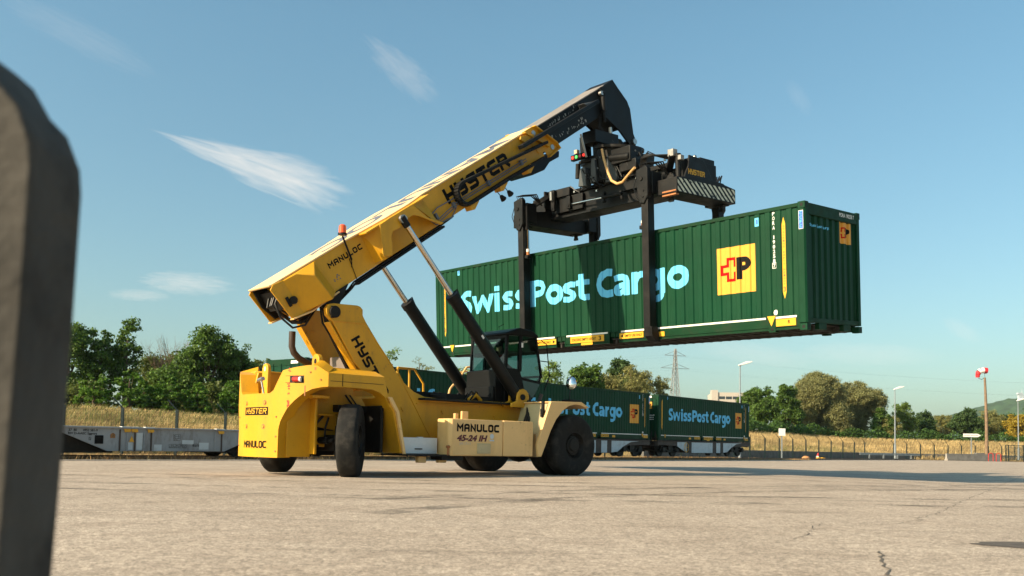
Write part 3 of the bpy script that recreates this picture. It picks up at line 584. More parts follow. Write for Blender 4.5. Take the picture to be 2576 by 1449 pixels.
# --- chassis: two side plates rising into the boom mast
side = [(-6.6, .62), (-5.3, .52), (-.95, .52), (-.72, 1.25), (-.62, 1.68), (-1.32, 1.70), (-1.34, 1.79), (-3.3, 1.78), (-3.72, 1.80), (-4.02, 1.90), (-4.32, 2.10), (-4.62, 2.42), (-4.92, 2.78), (-5.38, 3.36), (-5.47, 3.50), (-5.475, 3.63), (-5.54, 3.69), (-5.62, 3.71), (-6.22, 3.685), (-6.33, 3.66), (-6.40, 3.56), (-6.38, 3.42), (-6.24, 3.30), (-5.66, 2.44), (-4.80, 1.75), (-5.6, 1.72), (-6.6, 1.7)]
mb = MB()
for s in (-1, 1): mb.prism(side, s * .60, s * .72)
ch = part(mb, 'chassis', m_yel, bevel=.014)
mb = MB(); mb.box(-5.2, -.9, -.6, .6, .60, 1.55); part(mb, 'hull_box', m_yel, ch)
mb = MB(); mb.box(-6.9, -5.2, -.59, .59, .66, 1.3); [mb.box(-5.5, -5.42, s * .72, s * 1.55, .5, 1.5) for s in (-1, 1)]; mb.box(-6.2, -5.5, -1.0, 1.0, 1.35, 1.5); part(mb, 'arch_shade_block', m_dark, ch)  # hull rear coloured dark and dark panels added as shade inside the wheel arch
mb = MB()                                                        # weld beads and folded edges that show on the side
for s in (-1, 1):
    mb.bar((-3.95, s * .735, 1.635), (-.66, s * .735, 1.685), .03, .03); mb.bar((-4.55, s * .727, 2.4), (-3.36, s * .727, .62), .016, .022); mb.bar((-6.26, s * .727, 3.31), (-5.42, s * .727, 3.33), .016, .02)
    for a, b in ((-3.2, 1.48), (-3.2, 1.12), (-1.55, 1.42), (-4.35, 1.5), (-4.35, 1.25)): mb.tube([(a, s * .72, b), (a, s * .745, b)], .028, 8); mb.tube([(a + .02, s * .72, b - .05), (a + .02, s * .745, b - .05)], .016, 6)
part(mb, 'weld_seams', m_yel, ch, bevel=0)
mb = MB()                                                        # mast flanges (rear edges), cross tube, inner plates
for s in (-1, 1):
    mb.bar((-6.30, s * .60, 3.28), (-5.55, s * .60, 2.25), .22, .035, up=(.8, 0, .6)); mb.bar((-5.42, s * .66, 3.33), (-4.62, s * .66, 2.42), .14, .03, up=(.8, 0, .6))
mb.box(-5.6, -5.0, -.6, .6, 1.9, 2.3)
part(mb, 'mast_flange', m_yel, ch)
mb = MB()
for k in range(24): a = pi * .35 + 1.5 * pi * k / 24; mb.bar((-5.95 + .17 * cos(a), .585, 3.05 + .17 * sin(a)), (-5.95 + .17 * cos(a + .2), .585, 3.05 + .17 * sin(a + .2)), .02, .02)
part(mb, 'weld_ring', m_yel, ch, bevel=0)
mb = MB()                                                        # cylinder foot lugs
for s in (-1, 1):
    for v0, v1 in ((.74, .80), (1.03, 1.09)):
        mb = MB(); pts = [(-1.32, 1.66), (-1.30, 1.76), (-1.12, 1.82)] + [(-.92 + .21 * cos(a), 1.92 + .21 * sin(a)) for a in [radians(x) for x in (150, 120, 90, 60, 30, 0, -30)]] + [(-.66, 1.66)]
        mb.prism(pts, s * v0, s * v1); part(mb, 'cylinder_lug', m_yel, ch)
mb = MB()
for s in (-1, 1): mb.tube([(-.95, s * .7, 1.92), (-.95, s * 1.13, 1.92)], .075, 14); mb.tube([(-6.2, s * .78, 3.5), (-6.2, s * .56, 3.5)], .13, 16); mb.box(-6.3, -6.22, s * .735, s * .76, 3.36, 3.62)
part(mb, 'pivot_pin', m_dark, ch)
mb = MB(); mb.box(-3.9, -1.0, -.98, .98, 1.72, 1.765); mb.box(-1.0, .6, -1.0, 1.0, 1.66, 1.70); part(mb, 'deck_plate', m_blk, ch, bevel=.005)
mb = MB(); rg = random.Random(2)                                  # engine, valves and pipes on deck
mb.box(-3.4, -2.4, .15, .75, 1.76, 1.98); mb.box(-2.9, -2.2, -.5, .2, 1.76, 1.93); mb.box(-2.2, -1.5, -.62, .3, 1.76, 1.9); mb.box(-3.7, -3.35, .2, .7, 1.76, 2.02)
for k in range(9):
    x = -2.8 + k * .17; y = rg.uniform(-.75, .4); mb.tube([(x, y, 1.78), (x + .1, y - .1, 2.0), (x + .28, y + .05, 1.98), (x + .4, y + .2, 1.78)], .022, 6)
part(mb, 'deck_machinery', m_blk2, ch, bevel=.01)
mb = MB(); mb.tube([(-2.3, -.6, 1.8), (-2.1, -.66, 1.93), (-1.9, -.6, 1.8)], .05, 8); part(mb, 'deck_hoop', m_yel, ch, bevel=0)
mb = MB()                                                        # hoses climbing the mast
for k in range(9):
    o = -.42 + .06 * k; a = rg.uniform(-.05, .05); mb.tube([(-5.05, o * .7, 2.0), (-5.35 + a, o * .8, 2.5), (-5.75 + a, o, 3.0), (-6.02 + a, o, 3.35), (-6.1, o * .9, 3.75)], .024, 6)
part(mb, 'mast_hoses', m_hose, ch, bevel=0)
mb = MB(); mb.bar((-6.12, -.50, 3.22), (-5.25, -.50, 1.9), .14, .10); mb.bar((-6.05, -.38, 3.05), (-5.3, -.36, 1.9), .10, .08)
part(mb, 'hose_channel', m_dark, ch, bevel=.01)
mb = MB(); mb.box(-5.62, -5.25, -.35, .35, 2.3, 2.62); part(mb, 'tank_cover', mat('dusty_grey_plastic', (.16, .13, .11), .7), ch)
mb = MB(); mb.tube([(-6.25, .96, 3.2), (-6.25, .96, 2.86), (-6.2, .95, 2.72), (-6.08, .93, 2.6), (-5.8, .9, 2.48), (-5.3, .88, 2.4)], .075, 12); part(mb, 'exhaust_pipe', mat('rusty_exhaust', (.035, .021, .016), .6, var=.3), ch, bevel=0)
mb = MB(); so, sx, sz = Vector((-5.775, 0, 2.945)), Vector((.575, 0, -.818)), Vector((.818, 0, .575))
def colmp(x, y, l): p = so + sx * x + sz * y; return (p.x, -.7235 - l, p.z)
strokes(mb, 'HYSTER', colmp, 1.5, .245, wt=.31, gap=.38, slant=.08); part(mb, 'lettering', m_ink, ch, bevel=0, smooth=False, fix=False)
# --- counterweight
UC, AR = -4.99, 2.66
def arcu(v): return UC - sqrt(AR * AR - v * v)
def ip(tab, x):
    for (a, b), (c, d) in zip(tab, tab[1:]):
        if x <= c: return b + (d - b) * (x - a) / (c - a) if c > a else d
    return tab[-1][1]
ZB = [(0, .37), (.86, .37), (.862, .95), (.90, 1.1), (.96, 1.21), (1.05, 1.36), (1.13, 1.45), (1.22, 1.54), (1.38, 1.67), (1.54, 1.76), (1.70, 1.80), (1.8, 1.81)]
ZT = [(0, 1.68), (.60, 1.68), (.70, 1.74), (.93, 2.14), (1.2, 2.20), (1.5, 2.245), (1.62, 2.23), (1.8, 2.09)]
st = []                                                           # outline stations: (u, v, zbot, ztop, inward normal)
for u, zb, zt in ((-5.45, 1.45, 1.62), (-5.52, 1.60, 1.78), (-5.6, 1.69, 2.09), (-5.72, 1.76, 2.09), (-5.9, 1.81, 2.09), (-6.3, 1.825, 2.09), (-6.7, 1.82, 2.09), (-6.95, 1.81, 2.09)): st.append((u, -1.8, zb, zt, (0, 1)))
vsamp = [1.8, 1.75, 1.70, 1.62, 1.54, 1.46, 1.38, 1.30, 1.22, 1.13, 1.05, 1.0, .96, .93, .90, .862, .858, .8, .75, .70, .65, .60, .5, .3, .1, 0]
half = []
for v in vsamp:
    for sg in (-1, 1):
        if v == 0 and sg == 1: continue
        u = arcu(v); n = Vector((UC - u, -sg * v)).normalized(); half.append((u, sg * v, ip(ZB, v), ip(ZT, v), (n.x, n.y)))
near = [h for h in half if h[1] <= 0]; far = [h for h in half if h[1] > 0][::-1]
st += near + far + [(u, 1.8, zb, zt, (0, -1)) for u, v, zb, zt, n in st[:8][::-1]]
mb = MB(); T = .36; vs = []
for u, v, zb, zt, n in st: iu, iv = u + n[0] * T, v + n[1] * T; vs += [(u, v, zb), (u, v, zt), (iu, iv, zb), (iu, iv, max(zb + .02, zt if abs(v) < 1.5 else zt + .13))]
fs = []
for i in range(len(st) - 1):
    a, b = 4 * i, 4 * i + 4; fs += [(a, b, b + 1, a + 1), (a + 2, a + 3, b + 3, b + 2), (a, a + 2, b + 2, b), (a + 1, b + 1, b + 3, a + 3)]
fs += [(0, 1, 3, 2), (len(vs) - 4, len(vs) - 2, len(vs) - 1, len(vs) - 3)]
mb.add(vs, fs)
cw = part(mb, 'counterweight', m_yel, bevel=.012, ang=28)
mb = MB()                                                         # top plates of the wings, solid middle, inner cheeks
for s in (-1, 1):
    mb.prism([(-7.14, s * .95), (-7.05, s * 1.44), (-6.2, s * 1.44), (-5.72, s * 1.44), (-5.6, s * .72), (-6.9, s * .72)], 2.16, 2.235, lambda p, q, c: (p, q, c)); mb.prism([(-7.3, 1.66), (-7.17, 2.19), (-6.9, 2.21), (-5.7, 2.21), (-5.7, 1.3), (-6.9, 1.3)], s * .72, s * .78)
    mb.prism([(-6.98, s * 1.5), (-5.62, s * 1.5), (-5.62, s * 1.35), (-7.1, s * 1.35)], 1.86, 2.0, lambda p, q, c: (p, q, c))
mb.box(-7.3, -6.75, -.84, .84, .39, 1.62); mb.prism([(-7.3, -.84), (-7.3, .84), (-6.75, .84), (-6.75, -.84)], 1.62, 1.675, lambda p, q, c: (p, q, c))
part(mb, 'counterweight_deck', m_yel, cw)
for s in (-1, 1):                                                  # wheel-house roof and hanging plates inside the arch
    mb = MB(); mb.prism([(-7.0, s * 1.3), (-6.6, s * 1.3), (-6.35, s * .76), (-7.0, s * .76)], 1.60, 1.66, lambda p, q, c: (p, q, c)); mb.box(-6.78, -6.72, s * .8, s * 1.05, .45, 1.62); mb.prism([(-6.74, 1.55), (-6.34, 1.55), (-6.1, 1.25), (-6.1, .95), (-6.74, 1.05)], s * .74, s * .79)
    part(mb, 'wheelhouse_plate', m_yel, cw)
mb = MB(); mb.box(-6.66, -6.3, -1.0, -.8, 1.26, 1.29); part(mb, 'wheelhouse_shelf', m_yel, cw)
mb = MB()
for s in (-1, 1): mb.tube([(-5.95, s * .86, 1.72), (-5.35, s * .86, 1.05)], .022, 6); mb.tube([(-5.88, s * .92, 1.72), (-5.28, s * .92, 1.05)], .018, 6); mb.tube([(-6.5, s * .9, 1.25), (-6.62, s * .85, 1.1), (-6.66, s * .8, .9), (-6.6, s * .7, .75)], .028, 6); mb.tube([(-6.4, s * .95, 1.22), (-6.5, s * 1.0, 1.0), (-6.45, s * .9, .8)], .022, 6)
mb.box(-6.55, -6.15, -.75, -.5, .95, 1.3)
part(mb, 'wheelhouse_hoses', m_hose, cw, bevel=0)
for s in (-1, 1):                                                 # front mud flap of the arch: bent plate
    mb = MB(); mb.prism([(-5.57, 1.66), (-5.50, 1.66), (-5.28, 1.38), (-5.07, .50), (-5.14, .50), (-5.36, 1.36)], s * .9, s * 1.8)
    part(mb, 'mud_guard', m_yel, cw, bevel=.008)
    mb = MB(); mb.prism([(-5.52, 1.675), (-5.43, 1.675), (-5.24, 1.38), (-5.035, .48), (-5.10, .48), (-5.31, 1.37)], s * 1.80, s * 1.86); part(mb, 'guard_edge', m_tan, cw, bevel=.006)  # paler paint than the guard: the sunlit edge is put into the colour
for u, v in ((-7.12, .45), (-6.05, .42)):                          # lifting eyes
    z0 = 2.1 if u > -7 else 1.66; zt = 2.56 if u > -7 else 2.38; pts = [(v - .13, z0), (v - .13, zt - .13)] + [(v + .13 * cos(a), zt - .13 + .13 * sin(a)) for a in [radians(x) for x in (150, 120, 90, 60, 30)]] + [(v + .13, zt - .13), (v + .13, z0)]
    if u > -7: continue
    mb = MB(); mb.prism(pts, u - .04, u + .04, lambda p, q, c: (c, p, q)); part(mb, 'lifting_eye', m_yel, cw); mb = MB(); hole = [(v + .045 * cos(a), zt - .12 + .055 * sin(a)) for a in [2 * pi * k / 12 for k in range(12)]]; mb.prism(hole, u - .044, u + .044, lambda p, q, c: (c, p, q)); part(mb, 'eye_hole', mat('pale_void', (.35, .45, .42), .8, var=0), cw, bevel=0)
v = -.55; pts = [(v - .15, 2.1), (v - .15, 2.43)] + [(v + .15 * cos(a), 2.43 + .15 * sin(a)) for a in [radians(x) for x in (150, 120, 90, 60, 30)]] + [(v + .15, 2.43), (v + .15, 2.1)]
mb = MB(); mb.prism(pts, -6.52, -6.42, lambda p, q, c: (c, p, q)); part(mb, 'lifting_eye', m_yel, cw)
mb = MB(); hole = [(v + .05 * cos(a), 2.42 + .06 * sin(a)) for a in [2 * pi * k / 12 for k in range(12)]]; mb.prism(hole, -6.524, -6.416, lambda p, q, c: (c, p, q)); part(mb, 'eye_hole', m_dark, cw, bevel=0)
mb = MB(); mb.tube([(-7.42, -.05, 1.66), (-7.46, .02, 1.98)], .022, 8); mb.tube([(-7.46, .13, 1.98), (-7.46, -.06, 2.01)], .045, 8); mb.box(-7.4, -7.32, -.32, -.05, 1.68, 1.7); part(mb, 'tow_pin', m_stl, cw, bevel=0)
def arcmp(v, z, e): n = Vector((UC - arcu(v), -v)).normalized(); return (arcu(v) - n.x * e, v - n.y * e, z)
def arcpatch(v0, v1, z0, z1, e, mi=0, mbx=None, n=6):             # seen from behind v decreases to the right
    vs = [arcmp(v0 + (v1 - v0) * i / n, z, e) for i in range(n + 1) for z in (z0, z1)]; mbx.add(vs, [(2 * i, 2 * i + 2, 2 * i + 3, 2 * i + 1) for i in range(n)], mi)
mb = MB(); arcpatch(.34, -.565, 1.235, 1.40, .004, 0, mb, 10); bd = part(mb, 'name_plate', m_ink, cw, bevel=0, fix=False)
mb = MB(); strokes(mb, 'HYSTER', lambda x, y, l: arcmp(.28 - x, 1.262 + y, .006 + l), .80, .115, wt=.22, gap=.36, slant=.22); part(mb, 'plate_lettering', m_yvin, cw, bevel=0, smooth=False, fix=False)
mb = MB(); strokes(mb, 'MANULOC', lambda x, y, l: arcmp(.355 - x, .56 + y, .005 + l), .90, .145, wt=.24, gap=.36); part(mb, 'lettering', m_ink, cw, bevel=0, smooth=False, fix=False)
for v, z in ((.29, 1.48), (-.46, 1.49), (.26, 1.0), (-.43, 1.0)):
    c = Vector(arcmp(v, z, .003)); n = Vector((UC - arcu(v), -v, 0)).normalized(); t = Vector((-n.y, n.x, 0)); mb = MB()
    mb.add([c + t * .052 * cos(a) + Vector((0, 0, .052 * sin(a))) for a in [2 * pi * k / 16 for k in range(16)]], [tuple(range(16))]); part(mb, 'bolt_recess', m_rustor, cw, bevel=0, fix=False); mb = MB(); mb.tube([c, c - n * .012], .026, 8); part(mb, 'bolt', m_yel, cw, bevel=0)
for s in (-1,):                                                   # recessed tail lamp
    mb = MB(); arcpatch(s * 1.00, s * 1.385, 1.885, 2.03, .003, 0, mb); part(mb, 'lamp_recess', m_dark, cw, bevel=0, fix=False)
    mb = MB(); arcpatch(s * 1.00, s * 1.10, 1.893, 2.022, .005, 0, mb, 2); part(mb, 'recess_side', m_yel, cw, bevel=0, fix=False)
    mb = MB(); c = Vector(arcmp(s * 1.26, 1.955, 0)); n = Vector(arcmp(s * 1.26, 1.955, 1)) - c; t = Vector((n.y, -n.x, 0)) * s; mb.tube([c - t * .09 + n * .02, c + t * .05 + n * .02], .05, 10); part(mb, 'tail_lamp', m_red, cw, bevel=0)
    mb = MB(); c2 = c + t * .075; mb.tube([c2 + n * .02 - t * .02, c2 + n * .02 + t * .02], .05, 10); part(mb, 'reverse_lamp', m_wht, cw, bevel=0)
mb = MB(); rg = random.Random(8)                                   # worn red letters of a peeled warning strip
for z, h in ((2.13, .08), (1.85, .06), (1.80, .02), (1.76, .02), (1.66, .05), (1.50, .035), (1.46, .05), (1.40, .04)):
    for k in range(5): v = -1.065 + rg.uniform(-.022, .022); zz = z + rg.uniform(-h, h) * .5; arcpatch(v, v - rg.uniform(.008, .03), zz, zz + rg.uniform(.012, .03), .003 + k * .0006, 0, mb, 1)
part(mb, 'peeled_warning_print', m_red, cw, bevel=0, smooth=False, fix=False)
mb = MB()
for (a, b, c, d) in ((-1.42, -1.40, 1.62, 1.83), (-1.60, -1.57, 2.14, 2.2)): arcpatch(a, b, c, d, .003, 0, mb, 1)
part(mb, 'scratches', m_rustor, cw, bevel=0, smooth=False, fix=False)
mb = MB()
for s in (-1, 1): mb.bar((-6.62, s * 1.803, 1.83), (-6.62, s * 1.803, 2.08), .012, .012); mb.bar((-6.9, s * 1.802, 1.93), (-5.62, s * 1.802, 1.93), .008, .008)
part(mb, 'panel_seam', m_dark, cw, bevel=0)
for v, z in ((-1.5, 2.1), (-1.68, 1.95), (-.80, 1.2), (-.80, .8), (-.80, .5), (.78, 1.2), (.78, .6)): mb = MB(); c = Vector(arcmp(v, z, .0)); n = (Vector(arcmp(v, z, 1)) - c); mb.tube([c, c + n * .012], .018, 8); part(mb, 'bolt', m_rustor, cw, bevel=0)
# --- boom
mb = MB(); HW = .45
prof = [(.02, -.02), (9.10, -.02), (9.08, -.84), (.55, -.90), (.08, -.82), (-.10, -.10)]
mb.prism([(.34, -.05), (9.08, -.05), (9.08, -.84), (.50, -.88), (.38, -.84), (.34, -.12)], -HW, HW, bmp)
bo = part(mb, 'boom', m_yel, bevel=.01)
mb = MB()                                                         # sun-bleached top plate, wider round the cylinder bracket
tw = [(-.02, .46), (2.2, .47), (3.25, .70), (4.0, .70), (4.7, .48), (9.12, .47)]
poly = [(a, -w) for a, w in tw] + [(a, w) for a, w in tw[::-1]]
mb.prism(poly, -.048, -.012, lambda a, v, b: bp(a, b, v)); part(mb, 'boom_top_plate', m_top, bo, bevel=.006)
mb = MB()
put_text(mb, 'MANULOC', lambda x, y: bp(8.3 - x, -.0075, .36 - y), 6.7, .74, bold=.03); part(mb, 'top_lettering', m_gry, bo, bevel=0, smooth=False, fix=False)
for s in (-1, 1):                                                  # reinforced heel of the boom
    mb = MB(); mb.prism([(-.06, -.10), (.05, -.03), (.34, -.06), (1.22, -.06), (1.32, -.87), (.52, -.92), (.06, -.84)], s * .45, s * .485, bmp); part(mb, 'boom_heel_plate', m_yel, bo, bevel=.008)
    g = lambda a, b, v: bp(a, b, s * v)
    mb = MB(); mb.add([g(.30, -.06, .486), g(.36, -.86, .486), g(.98, -.90, .80), g(.86, -.26, .80), g(1.18, -.06, .486), g(1.30, -.88, .486), g(.60, -.06, .60)], [(0, 1, 2, 3, 6), (3, 2, 5, 4), (0, 6, 4), (6, 3, 4), (1, 5, 2)]); part(mb, 'boom_heel_gusset', m_yel, bo, bevel=.02, ang=20)
    mb = MB(); mb.bar(bp(.05, -.85, s * .47), bp(.55, -.93, s * .47), .16, .03); mb.bar(bp(.55, -.93, s * .47), bp(1.36, -.89, s * .47), .16, .03); part(mb, 'heel_flange', m_tan, bo, bevel=.005)
    mb = MB(); mb.tube([bp(.92, -.08, s * .5), bp(1.0, -.3, s * .52), bp(1.2, -.84, s * .52)], .014, 6); part(mb, 'lanyard', m_yel, bo, bevel=0)
    mb = MB(); mb.tube([bp(.28, -.52, s * .485), bp(.28, -.52, s * .56)], .085, 14); mb.box(0, .16, -.0, .02, -.11, .11, xf=lambda x, y, z: tuple(Vector(bp(.13 + x * .5, -.50 + z, s * (.50 + y))))); part(mb, 'heel_pin', m_dark, bo)
mb = MB(); mb.prism([(.02, -.03), (.40, -.05), (.40, -.84), (.16, -.82), (.02, -.46)], -.40, -.37, bmp); mb.prism([(.02, -.03), (.40, -.05), (.40, -.84), (.16, -.82), (.02, -.46)], .37, .42, bmp)
mb.prism([(-.40, -.05), (-.34, -.05), (-.34, -.44), (-.40, -.42)], -.37, .37, bmp) if False else None
part(mb, 'heel_housing', m_blk, bo)
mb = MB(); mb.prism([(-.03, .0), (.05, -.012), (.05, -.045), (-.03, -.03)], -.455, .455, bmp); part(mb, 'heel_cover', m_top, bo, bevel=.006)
mb = MB(); mb.box(-.3, .1, -.36, .36, -.62, -.2, xf=lambda x, y, z: bp(x + .42, z, y))
for k in (0, 2, 3, 5): mb.tube([bp(.15, -.3, -.3 + .08 * k), bp(-.02, -.42 - .01 * k, -.3 + .08 * k), bp(-.10 + .05 * k, -.70 + .02 * k, -.36 + .07 * k), bp(.0 + .06 * k, -1.02 + .03 * k, -.42 + .07 * k), bp(.3, -1.12 + .03 * k, -.40 + .06 * k), bp(.7, -1.0, -.3 + .05 * k)], .024, 8)
part(mb, 'heel_hoses', m_hose, bo, bevel=0)
mb = MB()                                                         # pivot lugs between boom and mast
for s in (-1, 1): mb.prism([(.9, -.86), (1.7, -.86), (1.2, -1.16), (.94, -1.2), (.78, -1.06)], s * .42, s * .50, bmp)
part(mb, 'boom_pivot_lug', m_dark, bo)
for s in (-1, 1):                                                  # cylinder bracket: flared plate with an arch
    mb = MB()
    arch = [(4.18, -.70), (4.02, -.40), (3.90, -.30), (3.78, -.27), (3.66, -.32), (3.58, -.46)]
    arch2 = [(3.36, -.50), (3.28, -.38), (3.20, -.36), (3.12, -.44)]
    mb.prism([(2.62, -.70), (2.92, -.06), (3.25, -.045), (4.0, -.045), (4.25, -.50), (4.62, -.80), (4.5, -.80), (4.05, -.38), (3.9, -.28), (3.74, -.27), (3.62, -.34), (3.34, -.36), (3.18, -.34), (3.06, -.42), (2.98, -.60), (2.86, -.80)], s * .80, s * .84, bmp)
    mb.prism([(2.5, -.05), (4.3, -.05), (4.6, -.05), (4.3, -.09), (2.5, -.09)], s * .45, s * .82, bmp)
    part(mb, 'cylinder_bracket', m_yel, bo, bevel=.01)
    mb = MB()
    A, Bq = bp(2.9, -.06, s * .45), bp(3.02, -.06, s * .82); C1, D1 = bp(2.72, -.80, s * .47), bp(2.86, -.80, s * .80)
    mb.add([bp(2.60, -.06, s * .455), bp(2.92, -.06, s * .82), bp(2.70, -.79, s * .80), bp(2.58, -.80, s * .455)], [(0, 1, 2, 3)]); part(mb, 'bracket_cheek', m_yel, bo, bevel=0, smooth=False); mb = MB(); mb.add([bp(4.62, -.06, s * .455), bp(4.02, -.06, s * .82), bp(4.5, -.79, s * .80), bp(4.74, -.80, s * .455)], [(0, 1, 2, 3)])
    part(mb, 'bracket_cheek', m_yel, bo, bevel=0, smooth=False)
    mb = MB(); mb.tube([bp(3.53, -.22, s * .70), bp(3.53, -.22, s * .92)], .085, 16); mb.tube([bp(3.53, -.22, s * .92), bp(3.53, -.22, s * .95)], .05, 12); mb.tube([bp(3.53, -.22, s * .85), bp(3.53, -.22, s * .93)], .10, 16); part(mb, 'bracket_pin', m_stl, bo, bevel=0)
mb = MB(); strokes(mb, 'MANULOC', lambda x, y, l: bp(1.46 + x, -.378 + y, -.4525 - l), 1.03, .128, wt=.34, gap=.42); part(mb, 'lettering', m_ink, bo, bevel=0, smooth=False, fix=False)
mb = MB(); strokes(mb, 'HYSTER', lambda x, y, l: bp(5.3 + x, -.575 + y, -.4525 - l), 2.48, .385, wt=.34, gap=.40, slant=-.05); part(mb, 'name_lettering', m_ink, bo, bevel=0, smooth=False, fix=False)
mb = MB(); rg = random.Random(5)
for k in range(9): x = 1.42 + rg.uniform(0, .17); y = -.70 + rg.uniform(0, .13); mb.prism([(x, y), (x + .035, y), (x + .035, y + .02), (x, y + .02)], -.453, -.4535 - .0004 * k, bmp)
part(mb, 'data_decal', m_gry, bo, bevel=0, smooth=False)
mb = MB(); mb.tube([bp(2.05, -.45, -.50), bp(2.09, .10, -.55)], .022, 6); mb.tube([bp(1.98, -.60, -.47), bp(2.05, -.45, -.5)], .012, 6); mb.tube([bp(1.95, -.9, -.47), bp(2.03, -.4, -.47)], .009, 5); part(mb, 'beacon_post', m_ink, bo, bevel=0)
mb = MB(); c = Vector(bp(2.10, .12, -.55)); mb.tube([c, c + Vector((0, 0, .04))], .10, 12); part(mb, 'beacon_base', m_dark, bo, bevel=0); mb = MB(); mb.tube([c + Vector((0, 0, .04)), c + Vector((0, 0, .20)), c + Vector((0, 0, .23))], [.085, .08, .05], 14); part(mb, 'beacon_lens', m_org, bo, bevel=0)
# pipes, trailing chain and lamps along the near side
mb = MB()
for k, (b, v) in enumerate(((-.93, -.44), (-.95, -.38), (-.93, -.30))):
    mb.tube([bp(1.0, -1.15 + .04 * k, v), bp(1.75, -1.0, v), bp(1.95, b, v), bp(4.9, b + .04, v), bp(5.3, b + .06, v)], .02, 6)
mb.bar(bp(1.95, -.99, -.36), bp(4.9, -.96, -.36), .2, .05)
part(mb, 'boom_pipes', m_blk, bo, bevel=0)
mb = MB()
for b in (-.60, -.66): mb.tube([bp(4.75, b - .13, -.52), bp(5.6, b, -.53), bp(8.3, b - .02, -.53)], .014, 6)
mb.tube([bp(4.55, -.66, -.50), bp(4.58, -.56, -.5), bp(4.9, -.48, -.5), bp(5.5, -.5, -.5)], .016, 6); mb.tube([bp(4.55, -.66, -.50), bp(4.65, -.82, -.5), bp(5.2, -.86, -.5), bp(5.45, -.72, -.5)], .016, 6)
for a in (4.75, 5.4, 6.75, 8.1): mb.box(-.03, .03, -.05, .03, -.05, .09, xf=lambda x, y, z: bp(a + x, -.66 + z, -.5 + y))
part(mb, 'side_pipes', m_gry, bo, bevel=0)
mb = MB()                                                          # drag chain: links round a bend
R0, cb, ca = .19, -.53, 5.83
path = [(8.5 - .085 * k, -.86 + .13 * min(1, max(0, (8.3 - (8.5 - .085 * k)) / 1.2)) * 1.0) for k in range(32)]
path = [(a, -.80 if a < 7.4 else -.80 - .03 * (a - 7.4)) for a in [8.9 - .09 * k for k in range(35)]] + [(ca - .30 * sin(t), cb - .27 * cos(t)) for t in [pi * k / 12 for k in range(13)]] + [(ca + .09 * k, -.26 - .012 * k * .6) for k in range(1, 38)]
for (a0, b0), (a1, b1) in zip(path, path[1:]):
    p, q = Vector(bp(a0, b0, -.60)), Vector(bp(a1, b1, -.60)); m_ = p.lerp(q, .9); mb.bar(p, m_, .20, .075, up=(0, 1, 0) if False else (0, 0, 1))
part(mb, 'drag_chain', m_blk2, bo, bevel=.006)
for a in (5.75, 6.9, 8.05): mb = MB(); mb.prism([(a, -.84), (a + .32, -.80), (a + .34, -.86), (a + .1, -.98), (a, -.96)], -.66, -.42, bmp); mb.tube([bp(a + .05, -.80, -.62), bp(a + .05, -.90, -.62)], .03, 6); mb.tube([bp(a + .22, -.78, -.62), bp(a + .22, -.88, -.62)], .03, 6); part(mb, 'chain_bracket', m_yel, bo)
mb = MB(); mb.bar(bp(9.15, -.29, -.62), bp(11.7, -.31, -.62), .20, .10); mb.bar(bp(8.2, -.28, -.62), bp(9.2, -.29, -.62), .20, .10); part(mb, 'chain_trough', m_blk, bo)
for a in (6.85, 7.15):
    mb = MB(); c = Vector(bp(a + .05, -1.12, -.58)); mb.tube([Vector(bp(a, -.92, -.56)), c], .012, 5); mb.tube([c + Vector((-.05, -.02, .03)), c + Vector((.06, .0, -.03))], [.045, .085], 10); part(mb, 'work_lamp', m_blk, bo, bevel=0)
for s in (-1, 1):                                                  # boom mouth collar
    mb = MB(); mb.prism([(8.62, -.0), (9.06, .0), (9.60, -.68), (9.64, -.84), (9.18, -.90), (9.14, -.74), (8.9, -.70)], s * .45, s * .475, bmp)
    mb.bar(bp(9.06, .0, s * .52), bp(9.60, -.68, s * .52), .14, .03); mb.bar(bp(9.60, -.68, s * .52), bp(9.64, -.86, s * .52), .14, .03); mb.bar(bp(8.62, -.02, s * .52), bp(9.28, -.68, s * .52), .12, .03); mb.bar(bp(9.14, -.91, s * .52), bp(9.66, -.86, s * .52), .14, .03)
    mb.prism([(8.40, -.12), (8.46, -.06), (8.95, -.18), (8.85, -.30), (8.5, -.24)], s * .475, s * .53, bmp)
    part(mb, 'boom_collar', m_yel, bo, bevel=.006)
    mb = MB()
    for a, b in ((8.98, -.16), (9.45, -.74)): mb.tube([bp(a, b, s * .475), bp(a, b, s * .50)], .07, 14); mb.tube([bp(a, b, s * .50), bp(a, b, s * .505)], .03, 8)
    part(mb, 'wear_pad', m_stl, bo, bevel=0)
mb = MB(); mb.prism([(8.2, -.92), (9.55, -.88), (9.72, -.95), (9.62, -1.08), (9.2, -1.06), (8.9, -1.16), (8.4, -1.10)], -.42, .42, bmp); part(mb, 'collar_foot', m_blk, bo)
